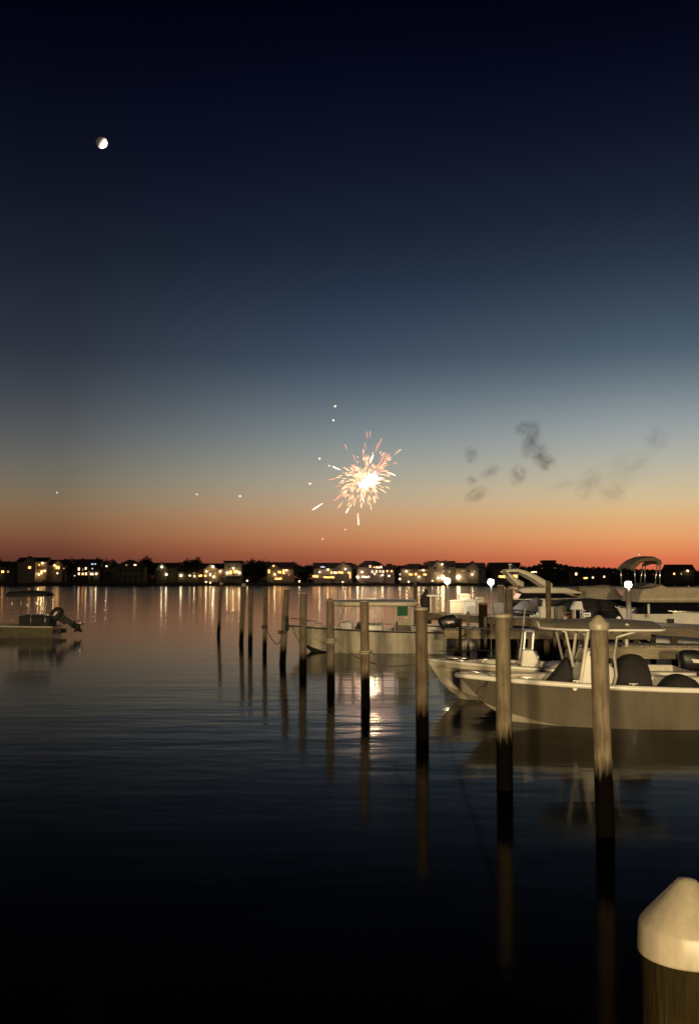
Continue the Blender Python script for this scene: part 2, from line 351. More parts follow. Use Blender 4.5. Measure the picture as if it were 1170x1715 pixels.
def house(px0, px1, ytop, yeave, wall, label, wins, roof='x', d=512, wing=None, chimney=None, balcony=None, roofm=None, depth=9, cat='house'):
    if roof in ('x', 'hip'): yeave += 2.2
    a, b = P(px0, yeave, d), P(px1, yeave, d); zr = P(px0, ytop, d).z; ze = a.z; x0, x1 = a.x, b.x
    root = empty('shore_house', ((x0 + x1) / 2, d, .8)); o = Vector(root.location)
    tag(root, label, cat, 'houses along the far shore')
    wl = MB(); wl.box(((x0 + x1) / 2, d + depth / 2, (.8 + ze) / 2), (x1 - x0, depth, ze - .8))
    if roof == 'y':   # gable wall facing the water
        wl.prism([(x0, ze + .002), (x1, ze + .002), ((x0 + x1) / 2, zr - .02)], d + .01, d + depth - .01)
    elif roof == 'x':
        wl.prism([(d, ze + .002), (d + depth, ze + .002), (d + depth / 2, zr - .02)], x0 + .01, x1 - .01, lambda p: Vector((p.y, p.x, p.z)))
    wo = wl.build('wall', WALL[wall], root, -o)
    rf = MB()
    if roof == 'flat':
        rf.box(((x0 + x1) / 2, d + depth / 2, (ze + zr) / 2), (x1 - x0 + 1, depth + 1, max(.3, zr - ze)))
    elif roof == 'hip':
        e = .6; ins = min((x1 - x0) * .3, depth * .5)
        rf.loft([[(x0 - e, d - e, ze), (x1 + e, d - e, ze), (x1 + e, d + depth + e, ze), (x0 - e, d + depth + e, ze)],
                 [(x0 + ins, d + depth * .46, zr), (x1 - ins, d + depth * .46, zr), (x1 - ins, d + depth * .54, zr), (x0 + ins, d + depth * .54, zr)]], smooth=False)
    else:
        gable_roof(rf, x0, x1, d, d + depth, ze, zr, roof == 'x')
    ro = rf.build('roof', roofm or M_ROOF, root, -o)
    if chimney:
        c = P(chimney, ytop - 2, d + depth * .55)
        MB().box((c.x, d + depth * .55, c.z - 1.2), (.9, .9, 2.8)).build('chimney', WALL['grey'], ro)
    if wing:
        wx0, wx1, wt, we, wm = wing; q0, q1 = P(wx0, we, d - 2.5), P(wx1, we, d - 2.5); wz = P(wx0, wt, d - 2.5).z
        g = MB(); g.box(((q0.x + q1.x) / 2, d - 1.25, (.8 + q0.z) / 2), (q1.x - q0.x, 2.49, q0.z - .8))
        g.prism([(q0.x, q0.z + .003), (q1.x, q0.z + .003), ((q0.x + q1.x) / 2, wz - .02)], d - 2.49, d - .01)
        g.build('wing', WALL[wm], root, -o)
        g = MB(); gable_roof(g, q0.x, q1.x, d - 2.5, d + 1, q0.z, wz, False, .35)
        g.build('wing_roof', M_ROOF, root, -o)
    if balcony:
        bx0, bx1, by = balcony; q0, q1 = P(bx0, by, d - 2), P(bx1, by, d - 2)
        g = MB(); g.box(((q0.x + q1.x) / 2, d - 1.0, q0.z), (q1.x - q0.x, 1.9, .2))
        n = max(2, int((q1.x - q0.x) / 2.5))
        for i in range(n + 1):
            xx = q0.x + .1 + (q1.x - q0.x - .2) * i / n
            g.box((xx, d - 1.88, (.8 + q0.z) / 2 - .05), (.16, .16, q0.z - .9)); g.box((xx, d - 1.88, q0.z + .6), (.12, .12, 1.0))
        g.box(((q0.x + q1.x) / 2, d - 1.88, q0.z + 1.12), (q1.x - q0.x, .14, .08))
        g.build('balcony', M_TRIM, root, -o)
    for wx, wy, ww, wh, k in wins:
        front = d - .06
        if wing and wing[0] <= wx <= wing[1] and wy > wing[2]: front = d - 2.56
        q = P(wx, wy, front); s = front / FOC
        if roof in ('x', 'hip') and k not in 'LB' and front == d - .06 and wy - wh / 2 < yeave + .6:   # a window in a dormer
            dw, zt_ = (ww + 2.4) * s / 2, q.z + wh * s / 2 + .25; g = MB()
            g.box((q.x, d + 1.5, (ze + zt_) / 2 - .2), (dw * 2, 3.0, zt_ - ze + .4)); dm = g.build('dormer', WALL[wall], root, -o)
            g = MB(); gable_roof(g, q.x - dw, q.x + dw, d, d + 3.6, zt_ + .004, zt_ + dw * .75, False, .25, .18); g.build('dormer_roof', M_ROOF, dm, Vector((0, 0, 0)))
        if k in 'LB':
            g = MB(); g.ball((q.x, front - .5, q.z), max(ww, .8) * s * .5, 2); g.build('porch_or_fill_lamp', EM[k], root, -o)  # some of these bulbs are added only to warm the walls
            pl = bpy.data.lights.new('porch_or_fill_light', 'POINT'); pl.energy = (55 if 78 < px0 < 330 else 110) * max(1, ww / 2.6); pl.color = (1, .68, .34); pl.shadow_soft_size = .2
            po = bpy.data.objects.new('porch_or_fill_light', pl); COL.objects.link(po); po.parent = root; po.location = Vector((q.x, front - 1.3 - max(ww, .8) * s * .5, q.z - .1)) - o
        else:
            g = MB(); nn = max(1, round(ww * s / 1.1)); cw = ww * s / nn
            for i in range(nn):
                g.box((q.x - ww * s / 2 + cw * (i + .5), front, q.z - (i * 7 + int(wx)) % 3 * .06 * wh * s), (cw * (.62 + .1 * ((i * 5 + int(wx)) % 3)), .1, wh * s * (.72 + .12 * ((i * 3 + int(wx * 2)) % 3))))
            g.build('window', EM[k] if k != 'u' else M_WIN, root, -o)
    return root


house(30, 78, 934, 939, 'tan', 'yellow lit tan house at the left end of the far shore', [(70, 958, 4, 6, 'y'), (66, 946, 3, 3, 'a'), (76, 956, 2.2, 1, 'L'), (72, 943, 2.5, 1, 'L'), (66, 962, 2.5, 1, 'L'), (50, 950, 5, 4, 'y')], 'x', balcony=(44, 76, 953), wing=(38, 60, 932, 942, 'tan'))  # bulbs added near the wall to light it yellow
house(79, 113, 938, 944, 'tan', 'dim brown house with one wide yellow window, right of the bright corner house', [(92, 947, 2, 1, 'L'), (97, 950, 7, 5, 'y'), (107.5, 950, 3, 4, 'y'), (96.5, 960, 3, 3, 'w'), (88, 953, 3, 4, 'u')], 'x', d=516, balcony=(90, 111, 956), wing=(90, 105, 938, 946, 'tan'))
house(124, 167, 937, 945, 'dark', 'dark house with two rows of glowing windows near the left shore', [(149, 957, 2, 1, 'L'), (132.5, 953, 4, 5, 'w'), (139, 954, 2, 3, 'd'), (144, 952, 3.5, 5, 'w'), (132.5, 961, 4, 4.5, 'w'), (139, 961, 4.5, 3.5, 'a'), (144.5, 961, 4, 4.5, 'w'), (154, 961, 6, 3.5, 'w'), (162, 961, 2.6, 1, 'L'), (155, 944.5, 4, 2, 'c'), (160, 944.5, 2.5, 2, 'c'), (155, 952, 2.5, 2, 'c'), (125.5, 964, 2, 2, 'c')], 'x', d=514, balcony=(150, 166, 957), wing=(127, 148, 936, 947, 'dark'))
house(171, 191, 944, 950, 'olive', 'small dim olive cottage with a single white porch bulb', [(179, 948, 2.6, 1, 'B'), (177, 957, 4, 4, 'u'), (185, 958, 4, 4, 'u')], 'x', d=520)
house(190, 243, 938, 950, 'olive', 'big unlit olive house with a broad gable and one attic window', [(226.5, 946, 5, 3, 'w'), (212, 946, 3, 2.5, 'd'), (202, 955, 4, 4, 'u'), (213, 955, 4, 4, 'u'), (228, 956, 4, 4, 'u'), (236, 956, 4, 4, 'u')], 'y', d=512, balcony=(205, 232, 962))
house(259, 297, 943, 949, 'olive', 'low dim house with a long dark roof and two lone bulbs', [(271.5, 949.5, 2.8, 1, 'B'), (279, 962, 3, 1, 'B'), (286, 956, 4, 4, 'u'), (266, 957, 4, 4, 'u')], 'x', d=518, wing=(262, 280, 942, 952, 'olive'))
house(298, 331, 951, 956, 'olive', 'low cottage under a dark tree with warm bulbs at its foot', [(326, 965, 2, 1, 'L'), (303.5, 964, 3.2, 1, 'B'), (318, 964, 5, 3, 'w'), (310, 960, 3, 3, 'u'), (325, 960, 3, 3, 'd')], 'x', d=510)
house(333, 375, 944, 951, 'tan', 'brown lit house with a front gable and a bright bulb in its peak', [(346, 957, 2, 1, 'L'), (369, 957, 2, 1, 'L'), (357, 949, 3, 1, 'B'), (334, 964, 9, 3.2, 'y'), (344, 964, 4, 3.5, 'y'), (352, 962, 3, 5, 'w'), (358.5, 966, 2.4, 1, 'L'), (361, 960, 3.5, 3, 'd'), (349, 956, 3, 3, 'd')], 'x', d=514, wing=(341, 365, 945, 954, 'tan'), chimney=338)  # leading bulbs in the list added to warm the brown wall
house(376, 404, 939, 943, 'grey', 'tall flat roofed grey house with a row of yellow windows', [(391, 952, 2, 1, 'L'), (381, 959.5, 3, 1, 'L'), (386.5, 958, 4, 6, 'y'), (395, 957, 7, 5.5, 'y'), (401, 959.5, 3, 1, 'L'), (384, 949, 4, 4, 'u'), (396, 949, 4, 4, 'u')], 'flat', d=512, balcony=(378, 403, 965))  # first bulb added to brighten the grey wall
house(446, 491, 942, 951, 'tan', 'yellow lit house with a steep front gable under a bulb on its roof', [(480, 955, 2, 1, 'L'), (460, 962, 2, 1, 'L'), (450.5, 957, 4, 7, 'y'), (458, 947.5, 3, 3, 'y'), (468, 958, 6, 5, 'y'), (475, 957, 4, 8, 'y'), (466, 969, 12, 3, 'y'), (484, 962, 3, 4, 'd')], 'x', d=514, wing=(447, 470, 944, 953, 'tan'), chimney=450)  # bulbs here are added to spill warm light on the wall
house(525, 588, 943, 950, 'grey', 'long grey house with glowing porches, left of the firework reflection', [(535, 958, 2, 1, 'L'), (549, 954, 2, 1, 'L'), (578, 953, 2, 1, 'L'), (540, 950, 7, 4, 'c'), (555, 959, 4, 5, 'y'), (561, 959, 6, 4.5, 'w'), (570, 958.5, 9, 4, 'y'), (584.5, 959, 5, 3, 'y'), (586, 964, 2.4, 8, 'y'), (528, 965, 10, 4.5, 'y'), (552, 966.5, 22, 4, 'y'), (537, 966.5, 3, 2, 'd'), (532, 957, 4, 4, 'u')], 'x', d=512, balcony=(541, 580, 963), wing=(560, 589, 941, 951, 'grey'))  # bulbs added as fill along the grey wall
house(598, 643, 939, 947, 'mauve', 'large mauve house with a hipped roof and three rows of white windows', [(606, 958, 2, 1, 'L'), (640, 963, 2, 1, 'L'), (627, 961, 2, 1, 'L'), (619.5, 948.5, 3.5, 4.5, 'w'), (626, 949, 3, 3, 'a'), (634, 949.5, 11, 3.5, 'w'), (623, 957, 3, 4, 'w'), (630, 957, 3.6, 5, 'w'), (636, 957, 3, 4, 'w'), (641.3, 957, 3, 4, 'w'), (598.5, 966.5, 3.6, 1, 'L'), (612, 966, 14, 4, 'w'), (636, 965, 3, 4, 'd')], 'hip', d=512, balcony=(616, 642, 961))  # leading bulbs added to bring up the mauve wall
house(644, 660, 944, 950, 'mauve', 'narrow mauve annex with two white windows and a bright door', [(648, 956.5, 3.6, 4.2, 'y'), (655.5, 956.5, 3.4, 3.6, 'y'), (651, 964.5, 5, 4, 'w')], 'hip', d=514)
house(671, 718, 944, 951, 'white', 'pale house with a dark hipped roof and a glowing ground floor', [(680, 957, 2, 1, 'L'), (701, 966, 2, 1, 'L'), (687.5, 962, 7, 3, 'y'), (696, 961.5, 4.5, 5, 'y'), (711, 962, 6, 4, 'y'), (704, 955, 8, 3, 'd'), (708, 955, 2.4, 1, 'L'), (669.5, 962, 2, 2.5, 'w')], 'hip', d=512, balcony=(690, 716, 957))  # leading bulbs added to brighten the pale wall
house(719, 762, 940, 947, 'white', 'large pale grey house behind the two bright yellow lamps', [(731, 960, 9, 5, 'd'), (742, 957, 4, 5, 'd'), (752, 957, 5, 4, 'd'), (728, 951, 4, 4, 'u'), (741, 967, 6.5, 1, 'L'), (733, 968, 2.5, 1, 'L'), (748, 950, 4, 4, 'u'), (740, 945, 2.4, 1, 'L')], 'x', d=508, chimney=745, roofm=M_ROOF2, balcony=(722, 760, 954), wing=(722, 742, 938, 949, 'white'))
house(763, 812, 943, 950, 'white', 'pale shingled house right of the two bright yellow lamps', [(767, 966.5, 6.5, 1, 'L'), (775, 956, 6, 3, 'd'), (784, 956, 4, 4, 'u'), (794, 957, 4, 4, 'd'), (803, 957, 4, 4, 'u'), (790, 962, 2, 1, 'L'), (760.5, 954, 2, 1, 'L')], 'x', d=510, roofm=M_ROOF2, balcony=(778, 808, 961), wing=(781, 801, 940, 950, 'white'))
house(822, 869, 942, 949, 'dark', 'dark house with big amber windows seen through the boat arch', [(840, 965.5, 12, 5, 'y'), (859, 965, 15, 5, 'y'), (830, 952, 4, 4, 'u'), (845, 952, 4, 4, 'u')], 'flat', d=512, wing=(846, 866, 943, 951, 'grey'))
house(884, 903, 953, 958, 'dark', 'small dark house with one wide bright window beneath the hill trees', [(893.5, 958.5, 10, 3.2, 'w')], 'x', d=518)
house(1118, 1162, 946, 953, 'dark', 'dark gabled house at the right end of the far shore', [(1128, 961, 4, 4, 'y'), (1140, 961, 4, 4, 'd'), (1150, 956, 2.5, 1, 'L')], 'x', d=514)
house(-20, 26, 941, 947, 'dark', 'dark wide house at the left edge of the view with few lights', [(5, 957, 5, 4, 'y'), (14, 957, 4, 4, 'd'), (-5, 962, 3, 1, 'L')], 'x', d=514)
# lookout tower building on the hill
t0 = P(919, 938, 560); s = 560 / FOC
tw = empty('lookout_tower', (t0.x, 560, 1.5)); o = Vector(tw.location)
tag(tw, 'dark tower house with a flat overhanging top above the hill trees', 'tower')
MB().box((t0.x, 563, (1.5 + t0.z - 2) / 2), (14 * s, 6, t0.z - 3.5)).build('shaft', WALL['dark'], tw, -o)
g = MB(); g.box((t0.x, 563, t0.z - .9), (22 * s, 8.5, 1.6)); g.box((t0.x, 563, t0.z - 2), (18 * s, 7, .5)); g.build('roof', M_ROOF, tw, -o)
for k, (wx, wy) in enumerate(((915, 950), (923, 950), (928, 948))):
    q = P(wx, wy, 559.9); MB().box((q.x, 559.9, q.z), (1.2, .12, 1.3)).build('window', EM['d'] if k == 2 else M_WIN, tw, -o)

# hill house lights among the right hand trees: small cottages
for (px, py, ww, hh, k, lab) in ((964, 961, 5, 6, 'w', 'tiny hillside house with a tall white window, leftmost of the four under the trees'),
                                 (980, 968, 9, 4, 'y', 'tiny hillside house with a wide yellow window, low under the trees'),
                                 (992, 967, 4, 4, 'w', 'tiny hillside house with a small square white window under the trees'),
                                 (1011, 966, 4, 6, 'w', 'tiny hillside house with a narrow window, rightmost of the four under the trees')):
    house(px - 8, px + 8, py - 11, py - 5.5, 'dark', lab, [(px, py, ww * .8, hh * .7, k)], 'x', d=507, depth=6)

# ------------------------------------------------------------------ far trees
def leaf_mat(name, c):
    return mat(name, c, .8, vary=.5, scale=.6)


M_LEAF = [leaf_mat('oak_leaves', (.035, .045, .016)), leaf_mat('cedar_needles', (.022, .032, .016)), leaf_mat('pale_leaves', (.05, .052, .022))]
M_BARK = mat('bark', (.05, .04, .03), .9, vary=.4, scale=4)


def crown_mesh(seed, rx, rz, n, size):
    rn = random.Random(seed); mb = MB()
    lobes = [(rn.uniform(-.6, .6) * rx, rn.uniform(-.6, .6) * rx, rn.uniform(.1, .95) * rz, rn.uniform(.35, .6)) for _ in range(9)]
    for i in range(n):
        l = rn.choice(lobes); v = Vector((rn.gauss(0, 1), rn.gauss(0, 1), rn.gauss(0, 1))).normalized() * (rn.random() ** .4) * l[3]
        c = Vector((l[0] + v.x * rx, l[1] + v.y * rx, l[2] + v.z * rz * .75)); s = size * rn.uniform(.6, 1.4)
        a = Vector((rn.gauss(0, 1), rn.gauss(0, 1), rn.gauss(0, 1))).normalized(); b = a.orthogonal().normalized()
        mb.face([c - a * s, c + b * s * .6, c + a * s, c - b * s * .6])
    return mb


PROT = []
for i, (rx, rz, n) in enumerate(((3.6, 6.5, 900), (4.6, 5.6, 1000), (2.6, 7.5, 800))):
    root = empty('shade_tree'); cr = crown_mesh(i + 3, rx, rz, n, .45).build('crown', M_LEAF[i], root, (0, 0, 2.2))
    mb = MB(); mb.tube([(0, 0, 0), (.1, 0, 2), (-.1, .1, 4.5), (.15, 0, 6.5)], [.34, .26, .18, .06])
    for a in range(4): mb.tube([(0, 0, 2.2 + a * .6), (math.cos(a * 1.7) * 1.6, math.sin(a * 1.7) * 1.6, 4.2 + a * .7)], [.12, .03], 6)
    mb.build('trunk', M_BARK, root)
    PROT.append(root)
TREES = [(6, 941, 0), (28, 945, 2), (82, 943, 1), (115, 942, 0), (121, 939, 1), (170, 940, 0), (184, 941, 1), (186, 944, 2), (247, 937, 0), (253, 944, 1), (299, 948, 2), (316, 941, 1), (324, 939, 0), (330, 944, 2),
         (370, 947, 1), (409, 946, 0), (419, 942, 2), (430, 942, 1), (438, 943, 0), (445, 944, 1), (492, 946, 0), (500, 951, 1), (510, 953, 2), (519, 949, 1), (592, 951, 0), (595, 954, 2), (664, 955, 1), (668, 951, 0), (716, 946, 2), (763, 945, 1), (815, 948, 0), (820, 952, 2), (873, 953, 1), (880, 951, 0)]
TWORD = ['dense rounded dark tree', 'broad bushy dark tree', 'tall narrow dark tree']
WHERE = {6: 'behind the unlit leftmost house', 28: 'beside the yellow lit corner house', 82: 'just right of the yellow lit corner house', 115: 'between the brown house and the house with two lit rows', 121: 'touching the left side of the house with two lit rows',
         170: 'behind the olive cottage with one bulb', 184: 'above the olive cottage roof', 186: 'left of the big olive gable', 247: 'right of the big olive gable', 253: 'left of the long dark roofed house', 299: 'at the right end of the long dark roof', 316: 'over the left of the low cottage', 324: 'standing highest above the low cottage', 330: 'left of the brown gabled house',
         370: 'between the brown gabled house and the flat roofed house', 409: 'right against the flat roofed house', 419: 'second right of the flat roofed house', 430: 'amid the clump between flat roof and steep gable', 438: 'near the steep gabled house in the clump', 445: 'left against the steep gabled house', 492: 'right against the steep gabled house', 500: 'in the gap above the small dock lamp', 510: 'in the dark gap left of the long grey house', 519: 'left against the long grey house',
         592: 'between the long grey house and the mauve house', 595: 'left against the large mauve house', 664: 'right of the narrow mauve annex', 668: 'left against the pale hipped house', 716: 'between the pale hipped and pale grey houses', 763: 'between the two pale houses by the yellow lamps', 815: 'right of the pale shingled house', 820: 'left of the amber windowed house', 873: 'right of the amber windowed house', 880: 'at the left foot of the wooded hill'}
used = set()
for k, (px, yt, v) in enumerate(TREES):
    d = 520 + (k * 7) % 13; q = P(px, yt, d); src = PROT[v]; hh = 2.2 + (6.5, 5.6, 7.5)[v] * 1.05
    if v in used:
        root = src.copy(); COL.objects.link(root)
        for ch in src.children: c = ch.copy(); COL.objects.link(c); c.parent = root
    else: root = src; used.add(v)
    sc = (q.z - 1.2) / hh
    root.location = (q.x, d, 1.2); root.scale = (sc * 1.1, sc * 1.1, sc); root.rotation_euler = (0, 0, k * 1.3)
    tag(root, TWORD[v] + ' ' + WHERE[px], 'tree', 'trees between the far houses')
# wooded hill on the right: one mass over its ground
HC = [(862, 962), (875, 954), (895, 948), (908, 945), (932, 945), (946, 948), (962, 951), (985, 952), (1002, 951.5), (1040, 954), (1106, 956), (1170, 957), (1300, 959)]
mb = MB(); rr = []
for px, py in HC:
    zt = P(px, py, 585).z - 2.6 - (3 if px < 880 else 0); x = (px - 585) * 585 / FOC
    rr.append([(x, 520, .9), (x, 545, .9 + (zt - .9) * .45), (x, 585, zt), (x, 660, .9)])
mb.loft(rr, closed=False); tag(mb.build('hill', M_LAND), kind='structure')
rn = random.Random(5); mb = MB()
for i in range(15000):
    px = rn.uniform(865, 1260); k = next(j for j in range(len(HC) - 1) if HC[j + 1][0] >= px)
    (ax, ay), (bx, by) = HC[k], HC[k + 1]; top = ay + (by - ay) * (px - ax) / (bx - ax)
    d = rn.uniform(522, 575); zt = P(px, top, d).z + .9 * math.sin(px * .35) * math.sin(px * .13 + d * .2) - .3; x = (px - 585) * d / FOC
    z = zt - (zt - 1) * rn.random() ** 2.2; s = rn.uniform(.35, .9)
    a = Vector((rn.gauss(0, 1), rn.gauss(0, 1), rn.gauss(0, 1))).normalized(); b = a.orthogonal().normalized(); c = Vector((x, d, z))
    mb.face([c - a * s, c + b * s * .7, c + a * s, c - b * s * .7])
hill = mb.build('hillside_woods', M_LEAF[1]); tag(hill, 'dark wooded hill running to the right along the far shore', 'woods', kind='stuff')
mb = MB()
for i in range(16000):
    px = rn.uniform(-90, 880); d = rn.uniform(545, 590); top = 949.5 + 2.6 * math.sin(px * .071 + 1) + 2.0 * math.sin(px * .19) + 1.2 * math.sin(px * .41 + d * .1)
    zt = P(px, top, d).z; x = (px - 585) * d / FOC; z = zt - (zt - .9) * rn.random() ** 1.5; s = rn.uniform(.4, 1.0)
    a = Vector((rn.gauss(0, 1), rn.gauss(0, 1), rn.gauss(0, 1))).normalized(); b = a.orthogonal().normalized(); c = Vector((x, d, z))
    mb.face([c - a * s, c + b * s * .7, c + a * s, c - b * s * .7])
tag(mb.build('backing_woods', M_LEAF[0]), 'continuous dark woods standing behind the far houses', 'woods', kind='stuff')
# low brush along the bank
mb = MB()
for i in range(9000):
    x = rn.uniform(-230, 230); d = SH + 1.5 + abs(rn.gauss(0, 4)); z = .9 + abs(rn.gauss(0, .7)) * (.6 + .6 * math.sin(x * .21) * math.sin(x * .057 + 1)); s = rn.uniform(.2, .5)
    a = Vector((rn.gauss(0, 1), rn.gauss(0, 1), rn.gauss(0, 1))).normalized(); b = a.orthogonal().normalized(); c = Vector((x, d, z))
    mb.face([c - a * s, c + b * s * .7, c + a * s, c - b * s * .7])
tag(mb.build('bank_brush', M_LEAF[0]), 'low dark brush along the far bank', 'brush', kind='stuff')

# small dock lamps standing at the far waterline
M_POST = mat('lamp_post', (.12, .11, .10), .6)
for px, py, r, lab in ((414, 973, 2.2, 'lone white dock lamp at the far waterline right of the flat roofed house'), (501, 974, 2.2, 'white lamp at the far waterline in the dark gap left of the long grey house'),
                       (574, 975, 1.8, 'small lamp on the far waterline before the long grey house'), (669, 970, 2.8, 'yellow lamp at the far waterline right of the narrow mauve annex'), (684, 974.5, 2.0, 'small orange lamp at the far waterline before the pale hipped house'),
                       (345, 975, 1.8, 'tiny lamp at the far waterline, left of a close pair before the brown gabled house'), (352, 976, 1.8, 'tiny lamp at the far waterline, right of a close pair before the brown gabled house'), (723.5, 973, 1.6, 'tiny lamp at the far waterline left of the bright dock lamps')):
    q = P(px, py, 489); root = empty('shore_lamp', (q.x, 489, -1)); tag(root, lab, 'lamp', 'lamps along the far waterline')
    MB().tube([(0, 0, 0), (0, 0, q.z + .9)], .09, 6).build('post', M_POST, root)
    MB().ball((0, 0, q.z + 1.1), r * .5 * 489 / FOC).build('bulb', EM['L'], root)

# ------------------------------------------------------------------ moon, stars, firework, smoke
mp = P(170.5, 239, 6000)
mm = mat('moon_dust', (.55, .50, .46), 1.0, vary=.35, scale=.03)
tag(MB().ball((0, 0, 0), 9.6 * 6000 / FOC, 4).build('moon', mm, None, mp), 'bright half lit moon high in the dark sky', 'moon')
sl = bpy.data.lights.new('sunlight_on_moon', 'SPOT'); sl.energy = 2.2e8; sl.spot_size = R(18); sl.color = (1, .93, .82); sl.shadow_soft_size = 140
slo = bpy.data.objects.new('sunlight_on_moon', sl); COL.objects.link(slo)
slo.location = mp + Vector((440, 60, -330)); slo.rotation_euler = (mp - slo.location).to_track_quat('-Z', 'Y').to_euler()
es = bpy.data.lights.new('moon_fill_spot', 'SPOT'); es.energy = 0.9e6; es.spot_size = R(18); es.color = (1, .9, .88); es.shadow_soft_size = 60  # added spot near the moon that brightens its dim side
eso = bpy.data.objects.new('moon_fill_spot', es); COL.objects.link(eso)
eso.location = mp + Vector((0, -560, 0)); eso.rotation_euler = (mp - eso.location).to_track_quat('-Z', 'Y').to_euler()
for px, py, r, lab in ((96, 825, 1.3, 'faint white star low in the sky above the leftmost houses'), (330, 828, 1.5, 'faint star low in the sky, the dimmer of the close pair left of the firework'), (402, 831, 2.0, 'brightest star low in the sky just left of the firework'), (1069, 929, 1.0, 'tiny star low in the orange sky above the right bimini')):
    tag(MB().ball((0, 0, 0), r * 4000 / FOC, 2).build('star', emit('star_light', (.9, .95, 1), 1.0), None, P(px, py, 4000)), lab, 'star', 'stars in the dusk sky')

FD = 478.0; fc = P(612, 803, FD)
fw = empty('firework_burst', fc); tag(fw, 'orange and white firework burst hanging over the far shore', 'firework')
E_SP = [emit('spark_pink', (1, .36, .23), 1.6), emit('spark_gold', (1, .40, .20), 2.3), emit('spark_white', (1, .66, .42), 6), emit('burst_core', (1, .74, .42), 60)]
rn = random.Random(12); s = FD / FOC
streaks = [((614, 723), (614, 735), 0), ((620, 723), (619, 735), 0), ((577, 743), (581, 753), 0), ((639, 735), (630, 757), 0), ((671, 754), (660, 763), 1), ((591, 762), (595, 774), 0), ((624, 765), (619, 778), 2), ((665, 772), (659, 776), 0),
           ((557, 783), (570, 788), 2), ((571, 788), (584, 799), 0), ((550, 804), (567, 801), 0), ((661, 797), (647, 791), 2), ((558, 838), (576, 825), 0), ((563, 834), (580, 820), 0), ((523, 854), (540, 843), 2), ((566, 852), (574, 841), 1),
           ((579, 860), (588, 846), 2), ((583, 855), (590, 842), 1), ((600, 880), (599, 860), 2), ((608, 842), (605, 828), 2), ((627, 843), (622, 830), 0), ((646, 760), (632, 783), 0), ((650, 759), (637, 785), 0), ((648, 766), (634, 790), 1), ((652, 762), (640, 780), 0), ((644, 757), (634, 775), 0),
           ((611, 740), (613, 752), 0), ((607, 755), (611, 778), 0), ((590, 775), (598, 792), 0), ((613, 762), (612, 784), 0), ((633, 741), (628, 756), 0)]
rn2 = random.Random(4)
for i in range(67):
    a = rn2.uniform(0, 2 * math.pi); r0 = rn2.uniform(4, 16); ln = rn2.uniform(5, 15) * (1.35 if math.cos(a + .75) ** 2 > .5 else .8)
    r1 = r0 + rn2.uniform(6, 26) * (1.3 if math.cos(a + .9) ** 2 > .5 else .75)
    cx, cy = 610, 803
    streaks.append(((cx + math.cos(a) * (r1 + ln * .4), cy + math.sin(a) * (r1 + ln * .4)), (cx + math.cos(a) * (r1 - ln * .6), cy + math.sin(a) * (r1 - ln * .6)), (1 if r1 < 26 else 0)))
for (a, b, k) in streaks:
    r = math.hypot(a[0] - 612, a[1] - 803); dep = rn.uniform(-1, 1) * max(4, 45 - r * .4) * s
    p0 = P(a[0], a[1], FD) - fc; p1 = P(b[0], b[1], FD) - fc; p0.y += dep; p1.y += dep * .7
    th = (.17, .19, .24, .2)[k] * rn.uniform(.8, 1.3)
    mid = (p0 + p1) / 2 + Vector((rn.uniform(-.2, .2), 0, rn.uniform(-.2, .2)))
    MB().tube([p0, p0.lerp(mid, .5), mid, p1], [th * .5, th, th * .8, th * .25], 6).build('spark', E_SP[k], fw)
core = MB()
for i in range(60):
    a = rn.uniform(0, 2 * math.pi); ln = rn.uniform(5, 13) * s * (1.5 if math.cos(a - .62) ** 2 > .62 else .75)
    c0 = P(619 + rn.uniform(-3, 3), 806 + rn.uniform(-3, 3), FD) - fc
    c1 = c0 + Vector((math.cos(a) * ln, rn.uniform(-1, 1) * 2.5, math.sin(a) * ln)); core.tube([c0, c0.lerp(c1, .5), c1], [.4, .3, .06], 6)
core.ball(P(619, 806, FD) - fc, 1.7, 2, (1.15, 1, .9)); core.ball(P(627, 799, FD) - fc, 1.2, 2, (1.4, 1, .9)); core.ball(P(612, 813, FD) - fc, 1.0, 2, (1, 1, 1.3))
core.build('burst_core', E_SP[3], fw)
spray = MB()
for i in range(340):
    v = Vector((rn.gauss(0, 1), rn.gauss(0, 1), rn.gauss(0, 1))).normalized(); stretch = 1.0 + .55 * (v.x * .6 + v.z * .8) ** 2
    r0 = (3 + 34 * rn.random() ** 1.25) * s * stretch; ln = rn.uniform(3, 10) * s
    c0 = P(611, 804, FD) - fc + v * r0; sag = Vector((0, 0, -.004 * (r0 + ln) ** 2))
    spray.tube([c0, c0 + v * ln * .6 + sag * .3, c0 + v * ln + sag * .6], [.05, .11, .03], 5)
sp = spray.build('golden_spray', emit('spray_gold', (1, .40, .19), 5), fw); sp['kind'] = 'stuff'
for rad, L_, c in ((17, 1.2, (1, .66, .50)), (11, 2.2, (1, .72, .55))):   # oversized lamps added to widen the burst's reflection on the water
    bl_ = bpy.data.lights.new('burst_reflection_light', 'POINT'); bl_.energy = L_ * 4 * math.pi ** 2 * rad * rad; bl_.color = c; bl_.shadow_soft_size = rad
    bo = bpy.data.objects.new('burst_reflection_light', bl_); COL.objects.link(bo); bo.parent = fw; bo.location = (0, 0, 0)
for px, py, k, lab in ((561, 680.5, 2, 'white ember drifting highest above the firework'), (558, 704, 2, 'white ember just below the highest one'), (535, 768, 2, 'small ember left of the firework at the height of its top'), (519, 810, 2, 'small ember farthest left of the firework'),
                       (578, 887, 1, 'orange ember falling below the firework'), (540, 903, 1, 'lowest orange ember just over the far roofs'), (551, 780, 2, 'tiny ember beside the white spark left of the burst')):
    tag(MB().ball((0, 0, 0), 1.5 * s * (.6 if px == 551 else .85), 1).build('ember', E_SP[k], None, P(px, py, FD)), lab, 'ember', 'embers round the firework')


